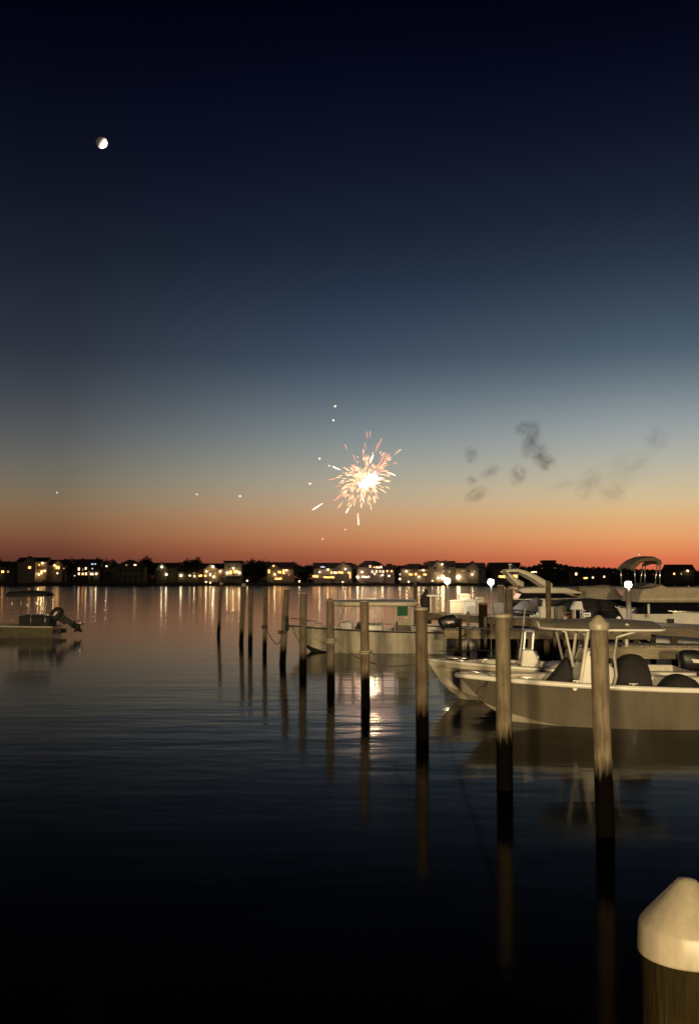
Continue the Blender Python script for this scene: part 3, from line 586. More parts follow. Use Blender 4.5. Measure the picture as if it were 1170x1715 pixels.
def smoke_mat(name, dens):
    m = bpy.data.materials.new(name); m.use_nodes = True; t = m.node_tree; t.nodes.clear(); L = t.links.new; A = t.nodes.new
    o = A('ShaderNodeOutputMaterial'); v = A('ShaderNodeVolumePrincipled'); v.inputs['Color'].default_value = (.20, .12, .075, 1); v.inputs['Anisotropy'].default_value = .2
    tc = A('ShaderNodeTexCoord'); ln = A('ShaderNodeVectorMath'); ln.operation = 'LENGTH'; L(tc.outputs['Object'], ln.inputs[0])
    fo = A('ShaderNodeMapRange'); fo.inputs['From Min'].default_value = 1.0; fo.inputs['From Max'].default_value = .1; L(ln.outputs['Value'], fo.inputs['Value'])
    oi = A('ShaderNodeObjectInfo'); ofs = A('ShaderNodeVectorMath'); ofs.operation = 'ADD'; L(tc.outputs['Object'], ofs.inputs[0]); L(oi.outputs['Location'], ofs.inputs[1])
    n = A('ShaderNodeTexNoise'); n.inputs['Scale'].default_value = 1.9; n.inputs['Detail'].default_value = 5; n.inputs['Roughness'].default_value = .6; n.inputs['Distortion'].default_value = .5; L(ofs.outputs[0], n.inputs['Vector'])
    nm = A('ShaderNodeMapRange'); nm.inputs['From Min'].default_value = .40; nm.inputs['From Max'].default_value = .80; L(n.outputs['Fac'], nm.inputs['Value'])
    mu = A('ShaderNodeMath'); mu.operation = 'MULTIPLY'; L(fo.outputs[0], mu.inputs[0]); L(nm.outputs[0], mu.inputs[1])
    m2 = A('ShaderNodeMath'); m2.operation = 'MULTIPLY'; m2.inputs[1].default_value = dens; L(mu.outputs[0], m2.inputs[0]); L(m2.outputs[0], v.inputs['Density'])
    L(v.outputs[0], o.inputs['Volume']); return m


SMK = [smoke_mat('dense_smoke', .30), smoke_mat('thin_smoke', .09), smoke_mat('veil_smoke', .035)]
PUFFS = [(788, 762, 16, 19, 0, 0, 'compact dark smoke puff, leftmost and highest of the left cluster'), (821, 790, 24, 13, -35, 0, 'slanting dark smoke puff right of the left cluster'), (790, 805, 13, 12, 0, 0, 'tiny round smoke puff in the left cluster'),
         (797, 829, 28, 16, -28, 0, 'lowest slanting smoke puff of the left cluster'), (867, 796, 18, 24, 10, 0, 'small upright smoke puff under the long trail'), (880, 716, 26, 16, -15, 0, 'smoke puff at the top end of the long trail'),
         (889, 738, 20, 40, 18, 0, 'long dark smoke trail between its top puff and its bottom puff'), (902, 760, 18, 26, 35, 0, 'short smoke strand just above the bottom puff of the trail'), (914, 774, 20, 20, 0, 0, 'dark smoke puff at the bottom end of the long trail'), (940, 814, 34, 14, -18, 1, 'thin flat smoke puff low right of the long trail'),
         (985, 812, 26, 42, 25, 1, 'faint upright smoke wisp in the middle right sky'), (1025, 826, 30, 26, 0, 1, 'faint low smoke wisp above the wooded hill'), (1098, 735, 30, 26, 0, 1, 'faint smoke puff highest at the right edge'), (1048, 785, 70, 40, -25, 2, 'wide pale smoke veil at the right of the sky')]
for px, py, ww, hh, rot, k, lab in PUFFS:
    q = P(px, py, 500); sx = ww * 500 / FOC * .95; sz = hh * 500 / FOC * .95
    o = MB().ball((0, 0, 0), 1.0, 3).build('smoke_puff', SMK[k], None, q); o.scale = (sx, min(sx, sz), sz); o.rotation_euler = (0, R(rot), 0)
    tag(o, lab, 'smoke', 'puffs of firework smoke')

# ------------------------------------------------------------------ mooring piles
def pile_thing(px, ytop, yw, wpx, cap, mi, label, lean=0.0, ref=None, extra_top=0.0, name='mooring_pile', group='mooring piles along the slips'):
    b = W(px, yw); d = b.y; top = P(px, ytop, d).z; r = wpx * d / FOC / 2; rn = random.Random(int(px * 3))
    root = empty(name, (b.x, b.y, 0)); tag(root, label, 'piling', group)
    capz = {'cone': .62, 'flat': .14, 'disc': .08, 'weathered': .5, 'none': 0, 'chisel': 0}[cap] * r * 2
    zt = top - capz; rings = []; n = 26; seg = 18
    prof = [rn.uniform(-.03, .03) for _ in range(n + 1)]; lean += rn.uniform(-.045, .045)
    for i in range(n + 1):
        z = -1.5 + (zt + 1.5) * i / n; k = 1.06 - .1 * i / n
        rings.append([(lean * z / 3 + math.cos(2 * math.pi * j / seg) * r * k * (1 + prof[i] + .02 * math.sin(j * 2.1 + z * 1.2) + rn.uniform(-.012, .012)), math.sin(2 * math.pi * j / seg) * r * k * (1 + prof[i]), z) for j in range(seg)])
    MB().loft(rings).build('shaft', M_PILE[mi] if isinstance(mi, int) else mi, root)
    lx = lean * zt / 3; h = capz
    g = MB()
    if cap == 'cone':
        g.lathe([(r * 1.13, zt - h * .32), (r * 1.15, zt - h * .28), (r * 1.12, zt + h * .22), (r * 1.05, zt + h * .32), (r * .5, zt + h * .78), (r * .28, zt + h * .95), (r * .05, zt + h)], (lx, 0, 0), 24)
        g.build('cap', M_CAP, root)
    elif cap == 'weathered':
        g.lathe([(r * 1.02, zt - h * .1), (r * 1.04, zt + h * .1), (r * .9, zt + h * .3), (r * .45, zt + h * .75), (r * .1, zt + h)], (lx, 0, 0), 20); g.build('cap', M_BOXG, root)
    elif cap in ('flat', 'disc'):
        g.lathe([(r * 1.1, zt - h * .8), (r * 1.14, zt - h * .6), (r * 1.14, zt + h * .5), (r * 1.05, zt + h * .9), (r * .2, zt + h * 1.15)], (lx, 0, 0), 22); g.build('cap', M_CAP, root)
    return root, d, r


PILES = [
 (366, 974, 1063, 5.6, 'cone', 2, 'farthest mooring pile with a small white cone cap, leftmost in the row', .10),
 (404, 976, 1077, 7.2, 'cone', 2, 'second farthest mooring pile, white cone cap against the far bank', .10),
 (419, 986, 1083, 7.2, 'none', 2, 'bare topped mooring pile third from the left end of the row', .05),
 (443, 986, 1095, 7.0, 'none', 2, 'thin dark mooring pile with a dark rope knot, fourth from the left', .05),
 (473, 987, 1112, 10.5, 'none', 1, 'mooring pile with a black tyre fender hung at its side', .12),
 (507, 993, 1128, 12, 'disc', 1, 'mooring pile with a thin pale cap, just off the far boat bow', 0),
 (554, 1001, 1155, 13, 'weathered', 1, 'mooring pile with a pale rope collar before the far boat canopy', 0),
 (612, 1006, 1187, 15, 'disc', 3, 'mooring pile with dark streaks crossing the firework reflection', 0),
 (707, 1017, 1238, 20.5, 'flat', 2, 'brown mooring pile with a flat pale cap, just left of the second bow', 0),
 (845, 1028, 1322, 26, 'flat', 0, 'thick pale mooring pile with a flat white cap in front of the taupe bow', 0),
 (1013, 1030, 1398, 30, 'cone', 0, 'thick mooring pile with a white pointed cap in front of the taupe console', -.01)]
PT = {}
for a in PILES: PT[a[0]] = pile_thing(*a)
# the big pile at the lower right, close to the photographer
DQ = 3.5; q = P(1152, 1600, DQ); r = 77 * DQ / FOC
root = empty('quay_pile', (q.x, DQ, 0)); tag(root, 'near dark pile with a big white conical cap in the lower right corner', 'piling', 'piles along the slips near the quay')
zt = P(1152, 1470, DQ).z; zb = P(1152, 1597, DQ).z; hh = zt - zb
MB().lathe([(r * .99, -1.5), (r * .98, .5), (r * .96, zb + .06)], seg=48).build('shaft', M_DARKPILE, root)
MB().lathe([(r * .98, zb), (r * 1.035, zb + .004), (r * 1.04, zb + .012), (r * 1.01, zb + hh * .37), (r * .985, zb + hh * .41), (r * .9, zb + hh * .48), (r * .2, zb + hh * .97), (r * .04, zt)], seg=64).build('cap', M_CAP, root)

# tyre fender and ropes on the piles
def hang(name, pts, r, m, label, cat='rope', group=None, sag=0.0, n=14):
    pts = [Vector(p) for p in pts]; out = []
    for a, b in zip(pts, pts[1:]):
        for i in range(n):
            t = i / n; p = a.lerp(b, t); p.z -= sag * 4 * t * (1 - t); out.append(p)
    out.append(pts[-1]); return tag(MB().tube(out, r, 6).build(name, m), label, cat, group)


b, d, r = PT[473]; bl = b.location
g = MB(); c = P(480, 1044, d); ring = [(c.x, d - .02 + math.sin(t) * .1, c.z + math.cos(t) * .26) for t in [2 * math.pi * k / 16 for k in range(16)]]
ring.append(ring[0]); g.tube(ring, .08, 8, cap=False); tag(g.build('tyre_fender', M_RUB), 'black tyre fender hanging on the side of a mooring pile', 'fender')


def collar(px, py, m, lab, turns=3, rr=.025):
    b, d, r = PT[px]; z = P(px, py, d).z; cx = P(px, py, d).x; pts = []
    for i in range(turns * 16 + 1):
        t = 2 * math.pi * i / 16; pts.append((cx + math.cos(t) * (r * 1.04 + rr), d + math.sin(t) * (r * 1.04 + rr), z - rr * turns + rr * 2 * i / 16))
    return tag(MB().tube(pts, rr, 6).build('rope_coil', m), lab, 'rope', 'rope coils round the piles')


collar(473, 1059, M_DROPE, 'dark rope coil round the pile with the tyre fender')
collar(443, 1050, M_DROPE, 'dark rope knot round the thin dark pile')
collar(554, 1041 + 33, M_ROPE, 'pale rope coil round the pile before the far boat canopy')
collar(612, 1093, M_ROPE, 'pale rope coil round the pile crossing the firework reflection', 2)
hang('mooring_line', [P(445, 1050, PT[443][1]), P(462, 1078, PT[473][1] + .5), P(472, 1068, PT[473][1])], .018, M_DROPE, 'slack dark line between the thin pile and the tyre pile', group='mooring lines', sag=.1)
hang('mooring_line', [P(558, 1074, PT[554][1]), P(582, 1094, 30), P(640, 1115, 26), P(700, 1112, PT[707][1])], .02, M_ROPE, 'long sagging pale line running right from the rope collared pile', group='mooring lines', sag=.03)
hang('mooring_line', [P(616, 1093, PT[612][1]), P(698, 1098, PT[707][1])], .014, M_ROPE, 'taut pale line between the streaked pile and the brown pile', group='mooring lines', sag=.04)

# ------------------------------------------------------------------ boats
def hull_fns(L, B, z0, z1, rake):
    fb = lambda s: B / 2 * (.94 + .06 * min(1, s / .4)) * (1 - max(0, (s - .42) / .58) ** 2.3) + .015
    zs = lambda s: z0 + (z1 - z0) * s ** 1.7
    zc = lambda s: -.03 + .42 * z1 * max(0, (s - .68) / .32) ** 1.5
    bc = lambda s: fb(s) * (.90 - .45 * max(0, (s - .5) / .5) ** 1.3)
    zk = lambda s: -.4 + (zc(1) + .38) * max(0, (s - .72) / .28) ** 2.2
    xx = lambda s, z: s * L - rake * max(0, (zs(s) - z) / z1) * s ** 7
    return fb, zs, zc, bc, zk, xx


def hull(root, L, B, z0, z1, rake, m_side, m_bot, m_deck, m_rail, sole=.35, fore=.62, n=28, rail_r=.04, deckline=True):
    fb, zs, zc, bc, zk, xx = hull_fns(L, B, z0, z1, rake); ss = [i / n for i in range(n + 1)]
    side = MB(); bot = MB()
    for sg in (-1, 1):
        R_ = []
        for s in ss:
            row = []
            for k in range(7):
                t = k / 6; z = zc(s) + (zs(s) - zc(s)) * t; fl = 1 + .9 * max(0, (s - .5) / .5)
                row.append((xx(s, z), sg * (bc(s) + (fb(s) - bc(s)) * t ** fl), z))
            R_.append(row)
        side.loft(R_, closed=False, cap=False)
        R_ = []
        for s in ss:
            row = []
            for k in range(4):
                t = k / 3; z = zk(s) + (zc(s) - zk(s)) * t; row.append((xx(s, z), sg * bc(s) * t, z))
            R_.append(row)
        bot.loft(R_, closed=False, cap=False)
    tr = [(0, -fb(0), zs(0)), (0, -bc(0), zc(0)), (0, 0, zk(0)), (0, bc(0), zc(0)), (0, fb(0), zs(0))]
    side.face(tr)
    side.build('hull', m_side, root); bot.build('hull_bottom', m_bot, root)
    dk = MB(); R_ = []
    zso = lambda s: sole if s < fore - .05 else (zs(s) - .12 if s > fore + .02 else sole + (zs(fore) - .12 - sole) * (s - fore + .05) / .07)
    for s in ss:
        f = fb(s) - .005; i = max(.004, f - .2); z = zs(s) + .035; x = min(s * L, L - .04); xi = min(x, L - .25)
        R_.append([(x, -f, z - .02), (x, -f + .03 if f > .05 else 0, z), (xi, -i, z), (xi, -i, z - .05), (xi, -i, zso(s)), (xi, i, zso(s)), (xi, i, z - .05), (xi, i, z), (x, f - .03 if f > .05 else 0, z), (x, f, z - .02)])
    dk.loft(R_, closed=False, cap=False, smooth=False)
    dk.face([(.01, p[1], p[2]) for p in R_[0][2:8]])
    dk.build('deck', m_deck, root)
    rr = MB()
    for sg in (-1, 1): rr.tube([(s * L + .02 * (s > .99), sg * (fb(s) + .01), zs(s) - .01) for s in ss], rail_r, 8)
    rr.build('rub_rail', m_rail, root)
    return fb, zs


def outboard(parent, x, y, z, tilt, h=1.5, m=None, yaw=0, name='outboard_motor'):
    m = m or M_BLACK; k = h / 1.5
    rot = Matrix.Rotation(tilt, 3, 'Y')
    o0 = Vector((x, y, z)); f = lambda p: o0 + rot @ (Vector(p) * k)
    g = MB()
    g.loft([[f((a * .5 - .18, b, zz)) for a, b in ((-.2 * w_, -.08), (.2 * w_, -.08), (.2 * w_, .08), (-.2 * w_, .08))] for zz, w_ in ((-.65, 1.3), (-.2, 1.2), (.1, 1.8))])
    g.loft([[f((xx_, b, zz)) for b, zz in ((-.1, -.3), (.1, -.3), (.1, .12), (-.1, .12))] for xx_ in (-.12, .05)])
    mot = g.build(name, m, parent, bevel=.02)
    g = MB(); rings = []
    for zz, sx, sy, ox in ((.08, .26, .17, 0), (.14, .33, .22, 0), (.35, .37, .25, .02), (.5, .35, .23, .05), (.58, .28, .18, .08), (.61, .14, .09, .1)):
        rings.append([f((-.2 + ox + sx * (abs(math.cos(t)) ** .45) * (1 if math.cos(t) > 0 else -1), sy * (abs(math.sin(t)) ** .45) * (1 if math.sin(t) > 0 else -1), zz)) for t in [2 * math.pi * i / 20 for i in range(20)]])
    g.loft(rings); cw = g.build('cowl', m, mot)
    for sg in (-1, 1):
        MB().prism([(-.36, .28), (-.12, .30), (-.06, .40), (-.30, .38)], sg * .245, sg * .258, f).build('cowl_stripe', M_WHITE, mot)
    g = MB(); g.loft([[f((-.18 + a, b, zz)) for a, b in ((-.14, 0), (0, -.05), (.15, 0), (0, .05))] for zz in (-1.05, -.65)])
    g.box(f((-.22, 0, -.68)), (.42 * k, .22 * k, .03 * k), rot)
    g.tube([f((.12, 0, -.95)), f((0, 0, -.95)), f((-.3, 0, -.95)), f((-.42, 0, -.95))], [.02 * k, .08 * k, .08 * k, .05 * k], 10)
    g.loft([[f((-.12 + a, b, zz)) for a, b in ((-.1 * q_, 0), (0, -.02), (.1 * q_, 0), (0, .02))] for zz, q_ in ((-1.25, .5), (-1.0, 1.2))]); g.build('lower_unit', m, mot)
    g = MB()
    for i in range(3):
        a = i * 2.094; ax = Vector((0, math.cos(a), math.sin(a))); tx = Vector((0, -math.sin(a), math.cos(a)))
        pts = [Vector((-.44, 0, -.95)) + ax * rr_ + tx * w_ + Vector((w_ * .5, 0, 0)) for rr_, w_ in ((.04, -.03), (.1, -.09), (.19, -.06), (.2, .03), (.12, .09), (.04, .03))]
        g.face([f(p) for p in pts])
    pr = g.build('propeller', M_STEEL, mot); so = pr.modifiers.new('thick', 'SOLIDIFY'); so.thickness = .015
    return mot


def rounded_top(root, x0, x1, w, z, crown, th, name, m_top, edge=None, front=.7):
    n, k = 20, 12; mb = MB(); up, dn = [], []
    for i in range(n + 1):
        x = x0 + (x1 - x0) * i / n; s = i / n
        ww = w / 2 * (1 - max(0, (s - .55) / .45) ** 2.6 * front) * (1 - max(0, (.12 - s) / .12) ** 2 * .12)
        up.append([(x, ww * (2 * j / k - 1), z + crown * (1 - (2 * j / k - 1) ** 2) * (.65 + .35 * math.sin(math.pi * min(1, s * 1.1))) + .0) for j in range(k + 1)])
        dn.append([(p[0], p[1], p[2] - th) for p in up[-1]])
    mb.loft(up, closed=False, cap=False)
    mb.loft(dn, closed=False, cap=False)
    o = mb.build(name, m_top, root)
    e = MB(); per = [u[0] for u in up] + up[-1][1:-1] + [u[-1] for u in reversed(up)] + list(reversed(up[0][1:-1])); per.append(per[0])
    e.tube([(p[0], p[1], p[2] - th / 2) for p in per], th * .6, 8, cap=False); e.build('top_edge', edge or M_WTUBE, o)
    return o


def place(name, label, bow, a, L, cat='boat', group='boats moored in the slips'):
    "boat whose local +x runs to the bow; bow is the world point above the waterline"
    dx, dy = -math.cos(a), -math.sin(a)
    root = empty(name, (bow.x - dx * L, bow.y - dy * L, 0), math.pi + a); tag(root, label, cat, group); return root


# --- near taupe centre console
D1 = 23.3; L1 = 8.4
bow = P(765, 1133, D1)
b1 = place('center_console_boat', 'taupe hulled centre console boat with a hard top, nearest at right', bow, R(-2.0), L1)
b1['group'] = 'boats moored in the slips'
hull(b1, L1, 2.7, .86, 1.10, 1.05, M_TAUPE, M_CREAM, M_DECK, M_WHITE, sole=.30, fore=.70, rail_r=.065)
zz = lambda y: P(900, y, D1).z
def lx1(px): return L1 - (P(px, 1100, D1 - .55).x - bow.x)
cx = lx1(1000)
# console
prof = [(lx1(962), .3), (lx1(966), .95), (lx1(976), 1.35), (lx1(984), 1.72), (lx1(1012), 1.72), (lx1(1018), 1.4), (lx1(1030), 1.3), (lx1(1034), .95), (lx1(1050), .8), (lx1(1056), .3)]
MB().prism(prof, -.48, .48).build('console', M_WHITE, b1, bevel=.05)
MB().prism([(lx1(993), 1.12), (lx1(996), 1.16), (lx1(1016), 1.16), (lx1(1018), 1.10), (lx1(1010), 1.04), (lx1(998), 1.06)], .482, .50).build('console_vent', M_DGLASS, b1)
MB().prism([(lx1(987), 1.60), (lx1(1012), 1.60), (lx1(1012), 1.66), (lx1(988), 1.66)], -.5, .5).build('dash_panel', M_DGLASS, b1)
MB().tube([(lx1(990), .53, .84), (lx1(1002), .53, .98)], .012, 6).build('grab_handle', M_STEEL, b1)
g = MB(); g.loft([[(lx1(974), -.46, 1.42), (lx1(974), .46, 1.42)], [(lx1(986), -.44, 2.05), (lx1(986), .44, 2.05)]], closed=False, cap=False)
o = g.build('windshield', M_GLASS, b1)
top = rounded_top(b1, lx1(1100), lx1(907), 2.45, 2.26, .20, .05, 'hard_top', M_TOP, M_WHITE, .8)
for sg in (-1, 1):
    MB().tube([(lx1(963), sg * .62, .45), (lx1(972), sg * .62, 1.2), (lx1(983), sg * .66, 2.2)], .04, 8).build('support_leg', M_WTUBE, b1)
    MB().tube([(lx1(940), sg * .66, 2.2), (lx1(946), sg * .64, 2.16), (lx1(934), sg * .6, 1.72), (lx1(966), sg * .6, 1.2)][0:2] + [(lx1(958), sg * .62, 1.35)], .03, 8).build('support_leg', M_WTUBE, b1)
    MB().tube([(lx1(1062), sg * .66, 2.18), (lx1(1030), sg * .64, 2.05), (lx1(1026), sg * .62, 1.6), (lx1(1029), sg * .6, 1.15), (lx1(1024), sg * .6, .9)], .032, 8).build('support_leg', M_WTUBE, b1)
    MB().tube([(lx1(996), sg * .55, 1.7), (lx1(994), sg * .58, 2.2)], .025, 8).build('support_leg', M_WTUBE, b1)
for sg in (-1, 1):
    MB().tube([(lx1(1040), sg * .9, 2.28), (lx1(1044), sg * .9, 2.36)], .05, 8).build('rod_holder', M_WHITE, top)
g = MB(); g.box((lx1(1051), -.3, 2.36), (.5, .1, .04)); g.lathe([(.06, 2.32), (.06, 2.46), (.02, 2.5)], (lx1(1050), -.3, 0), 10); g.build('antenna_mount', M_WHITE, top)


def cover(root, pts, name='canvas_cover', m=None, seed=1, lump=.05):
    "draped cover: pts = (x, halfwidth, ztop, zbottom)"
    rn_ = random.Random(seed); mb = MB(); rings = []
    for x, hw, zt_, zb_ in pts:
        row = []
        for k in range(15):
            t = k / 14 * 2 - 1; prof_ = (1 - abs(t) ** 3.2)
            row.append((x + rn_.uniform(-lump, lump) * .5, hw * t * (1.05 if abs(t) > .95 else 1), zb_ + (zt_ - zb_) * prof_ + rn_.uniform(-lump, lump) * (abs(t) < .9)))
        rings.append(row)
    mb.loft(rings, closed=False, cap=False)
    o_ = mb.build(name, m or M_CANVAS, root)
    sd = o_.modifiers.new('s', 'SUBSURF'); sd.levels = 1; sd.render_levels = 2
    so_ = o_.modifiers.new('t', 'SOLIDIFY'); so_.thickness = .01
    return o_


cover(b1, [(lx1(902), .5, .62, .4), (lx1(910), .5, .82, .4), (lx1(930), .52, 1.12, .4), (lx1(948), .5, 1.42, .4), (lx1(955), .48, 1.62, .42), (lx1(962), .46, 1.35, .42)], 'bow_seat_cover', M_CANVAS, 3, .03)
cover(b1, [(lx1(1024), .7, .9, .35), (lx1(1030), .75, 1.25, .35), (lx1(1045), .8, 1.52, .35), (lx1(1060), .8, 1.62, .35), (lx1(1076), .8, 1.58, .35), (lx1(1089), .78, 1.5, .35), (lx1(1092), .75, .8, .35)], 'leaning_post_cover', M_CANVAS, 5, .03)
cover(b1, [(lx1(1110), .6, .8, .35), (lx1(1125), .7, 1.1, .35), (lx1(1150), .7, 1.15, .35), (lx1(1170), .7, 1.0, .35)], 'stern_seat_cover', M_CANVAS, 6, .03)
outboard(b1, -.1, -.45, .75, 0, 1.6); outboard(b1, -.1, .45, .75, 0, 1.6)
g = MB(); rnn = random.Random(9)
fb1, zs1, *_ = hull_fns(L1, 2.7, .86, 1.10, 1.05)
for i in range(9):
    px = 915 + i * 3.9; xl = lx1(px); sy = fb1(xl / L1) - .012
    g.box((xl, sy, .905 + rnn.uniform(-.01, .01)), (.035, .03, rnn.uniform(.03, .06)), Matrix.Rotation(rnn.uniform(-.7, .7), 3, 'Y'))
g.build('hull_lettering', M_BLACK, b1)
MB().lathe([(.045, -.01), (.045, .01)], seg=12).build('hull_emblem', M_WHITE, b1, (lx1(953), fb1(lx1(953) / L1) + .0, .90)).rotation_euler = (R(90), 0, 0)
for px in (880, 958, 1045):
    xl = lx1(px); g = MB(); sy = fb1(xl / L1) - .1; zt_ = zs1(xl / L1) + .035
    g.box((xl, sy, zt_ + .02), (.05, .03, .04)); g.box((xl, sy, zt_ + .05), (.2, .03, .025)); g.build('cleat', M_STEEL, b1)
g = MB(); g.tube([(L1 - .75, -.22, 1.13), (L1 - .3, -.1, 1.2), (L1 - .1, 0, 1.21), (L1 - .3, .1, 1.2), (L1 - .75, .22, 1.13)], .018, 8); g.build('bow_rail', M_STEEL, b1)

# --- second centre console behind it, cream hull
D2 = 27.6; L2 = 7.2; bow2 = P(714, 1104, D2)
b2 = place('center_console_boat', 'cream centre console boat with a tall windscreen, bow just right of the brown pile', bow2, R(-3), L2)
hull(b2, L2, 2.5, .85, 1.12, .7, M_CREAM, M_OFFW, M_DECK, M_WHITE, sole=.3, fore=.66, rail_r=.05)
def lx2(px): return L2 - (P(px, 1100, D2 - .45).x - bow2.x)
MB().prism([(lx2(868), .3), (lx2(871), .8), (lx2(875), 1.42), (lx2(893), 1.42), (lx2(899), 1.25), (lx2(906), .9), (lx2(914), .75), (lx2(914), .3)], -.42, .42).build('console', M_WHITE, b2, bevel=.05)
MB().prism([(lx2(842), .75), (lx2(842), .98), (lx2(867), 1.0), (lx2(867), .75)], -.4, .4).build('forward_seat', M_VINYL, b2, bevel=.04)
MB().prism([(lx2(876), 1.43), (lx2(879), 1.95), (lx2(895), 1.95), (lx2(892), 1.43), (lx2(890), 1.43), (lx2(892.5), 1.92), (lx2(880.5), 1.92), (lx2(878), 1.43)], -.42, .42).build('windshield_frame', M_STEEL, b2)
g = MB(); g.loft([[(lx2(875), -.42, 1.44), (lx2(875), .42, 1.44)], [(lx2(878), -.42, 1.96), (lx2(878), .42, 1.96)]], closed=False, cap=False); g.build('windshield', M_GLASS, b2)
MB().prism([(lx2(914), .35), (lx2(920), .95), (lx2(932), 1.05), (lx2(950), 1.05), (lx2(955), 1.4), (lx2(960), 1.4), (lx2(957), .9), (lx2(930), .85), (lx2(925), .35)], -.45, .45).build('leaning_post', M_VINYL, b2, bevel=.04)
g = MB(); c = Vector((lx2(903), 0, 1.18)); g.tube([c + Vector((math.cos(t) * .05, math.sin(t) * .19, math.cos(t) * .18)) for t in [2 * math.pi * k / 20 for k in range(21)]], .018, 8, cap=False); g.build('steering_wheel', M_STEEL, b2)
MB().tube([(lx2(870), .4, 1.2), (lx2(873), .42, 1.6), (lx2(880), .42, 2.6)], [.02, .016, .01], 6).build('antenna', M_WHITE, b2)
outboard(b2, -.1, 0, .75, 0, 1.6)
for xl in (L2 - 1.0, L2 - 1.6):
    g = MB(); g.box((xl, 0, 1.12), (.22, .05, .05)); g.box((xl, 0, 1.08), (.06, .05, .08)); g.build('cleat', M_STEEL, b2)
g = MB(); g.tube([(L2 - 1.2, -.38, 1.12), (L2 - .5, -.18, 1.2), (L2 - .12, 0, 1.22), (L2 - .5, .18, 1.2), (L2 - 1.2, .38, 1.12)], .02, 8); g.build('bow_rail', M_STEEL, b2)

# --- far centre console with canopy
D3 = 45.5; L3 = 7.4; bow3 = P(482, 1046, D3)
b3 = place('center_console_boat', 'pale centre console boat under a long canopy with a green panel, mid water', bow3, R(-2), L3)
hull(b3, L3, 2.5, .95, 1.22, .9, M_OFFW, mat('dark_antifouling', (.03, .028, .025), .7), M_DECK, M_DROPE, sole=.4, fore=.7, rail_r=.035)
def lx3(px): return L3 - (P(px, 1050, D3).x - bow3.x)
rounded_top(b3, lx3(692), lx3(563), 2.2, 2.36, .12, .20, 'canopy', M_CREAM, M_CREAM, .25)
for sg in (-1, 1):
    for p0, p1 in (((572, 1.1), (566, 2.3)), ((567, 1.15), (578, 2.3)), ((590, 1.1), (592, 2.3)), ((640, 1.0), (640, 2.3)), ((688, .95), (689, 2.3)), ((660, .95), (662, 2.3))):
        MB().tube([(lx3(p0[0]), sg * .85, p0[1]), (lx3(p1[0]), sg * .9, p1[1])], .03, 6).build('canopy_post', M_WTUBE, b3)
MB().prism([(lx3(568), .4), (lx3(570), 1.35), (lx3(584), 1.45), (lx3(590), 1.3), (lx3(592), .4)], -.45, .45).build('console', M_WHITE, b3, bevel=.05)
MB().prism([(lx3(608), .4), (lx3(612), 1.3), (lx3(640), 1.25), (lx3(648), .9), (lx3(650), .4)], -.6, .6).build('seat_box', M_WHITE, b3, bevel=.06)
g = MB(); g.tube([(L3 - 1.6, -.5, 1.3), (L3 - .7, -.25, 1.5), (L3 - .15, 0, 1.55), (L3 - .7, .25, 1.5), (L3 - 1.6, .5, 1.3)], .02, 6)
for q_ in (-.25, .25): g.tube([(L3 - .7, q_, 1.2), (L3 - .7, q_, 1.5)], .018, 6)
g.build('bow_rail', M_STEEL, b3)
MB().tube([(lx3(600), .98, 1.05), (lx3(600), .98, 1.35), (lx3(655), .98, 1.33), (lx3(655), .98, 1.03)], .022, 6).build('side_rail', M_STEEL, b3)
g = MB(); g.loft([[(lx3(571), -.5, 1.45), (lx3(571), .5, 1.45)], [(lx3(576), -.48, 2.05), (lx3(576), .48, 2.05)]], closed=False, cap=False); g.build('windshield', M_GLASS, b3)
for px in (622, 634): MB().prism([(lx3(px - 5), 1.2), (lx3(px - 5), 1.34), (lx3(px + 4), 1.36), (lx3(px + 4), 1.85), (lx3(px + 6), 1.85), (lx3(px + 6), 1.2)], -.3, .3).build('helm_seat', M_VINYL, b3, bevel=.03)
MB().box((lx3(673), .93, 1.92), (17 * D3 / FOC, .02, 15 * D3 / FOC)).build('green_panel', M_GREEN, b3)
MB().box((lx3(676), .92, 1.45), (22 * D3 / FOC, .02, .35)).build('side_curtain', M_TAN, b3)
cover(b3, [(lx3(595), .3, 1.0, .5), (lx3(598), .32, 1.42, .5), (lx3(603), .32, 1.42, .5), (lx3(606), .3, 1.0, .5)], 'helm_seat_cover', M_CANVAS, 2, .02)
cover(b3, [(lx3(656), .5, .95, .5), (lx3(664), .55, 1.5, .5), (lx3(678), .55, 1.52, .5), (lx3(690), .5, .95, .5)], 'stern_seat_cover', M_GREY, 2, .04)
outboard(b3, -.1, 0, .9, R(18), 1.9)

# --- left boat, stern and tilted outboard
bl_p = W(96, 1066); D4 = bl_p.y; L4 = 6.2
b4 = empty('bay_boat', (bl_p.x, D4, 0), math.pi + R(3)); tag(b4, 'dark boat under a low bimini with its outboard tilted up, at the left edge', 'boat', 'boats moored in the slips')
hull(b4, L4, 2.3, .62, .8, .8, mat('olive_hull', (.10, .085, .05), .4), mat('olive_hull', (.10, .085, .05), .4), M_GREY, M_OFFW, sole=.3, fore=.7, rail_r=.05)
def lx4(px): return -(P(px, 1030, D4).x - bl_p.x)
MB().prism([(lx4(90), .45), (lx4(90), 1.2), (lx4(60), 1.25), (lx4(40), 1.25), (lx4(40), .45)], -.85, .85).build('cockpit_curtain', M_CANVAS, b4, bevel=.05)
MB().tube([(lx4(96), .9, 1.25), (lx4(84), .9, 1.32), (lx4(20), .9, 1.36)], .025, 6).build('side_rail', M_STEEL, b4)
for px in (83, 60, 30): MB().tube([(lx4(px), .9, .65), (lx4(px), .9, 1.32)], .025, 6).build('rail_post', M_STEEL, b4)
MB().tube([(lx4(82), .9, 1.3), (lx4(85), .9, 2.15)], [.03, .02], 6).build('rod', M_CREAM, b4)
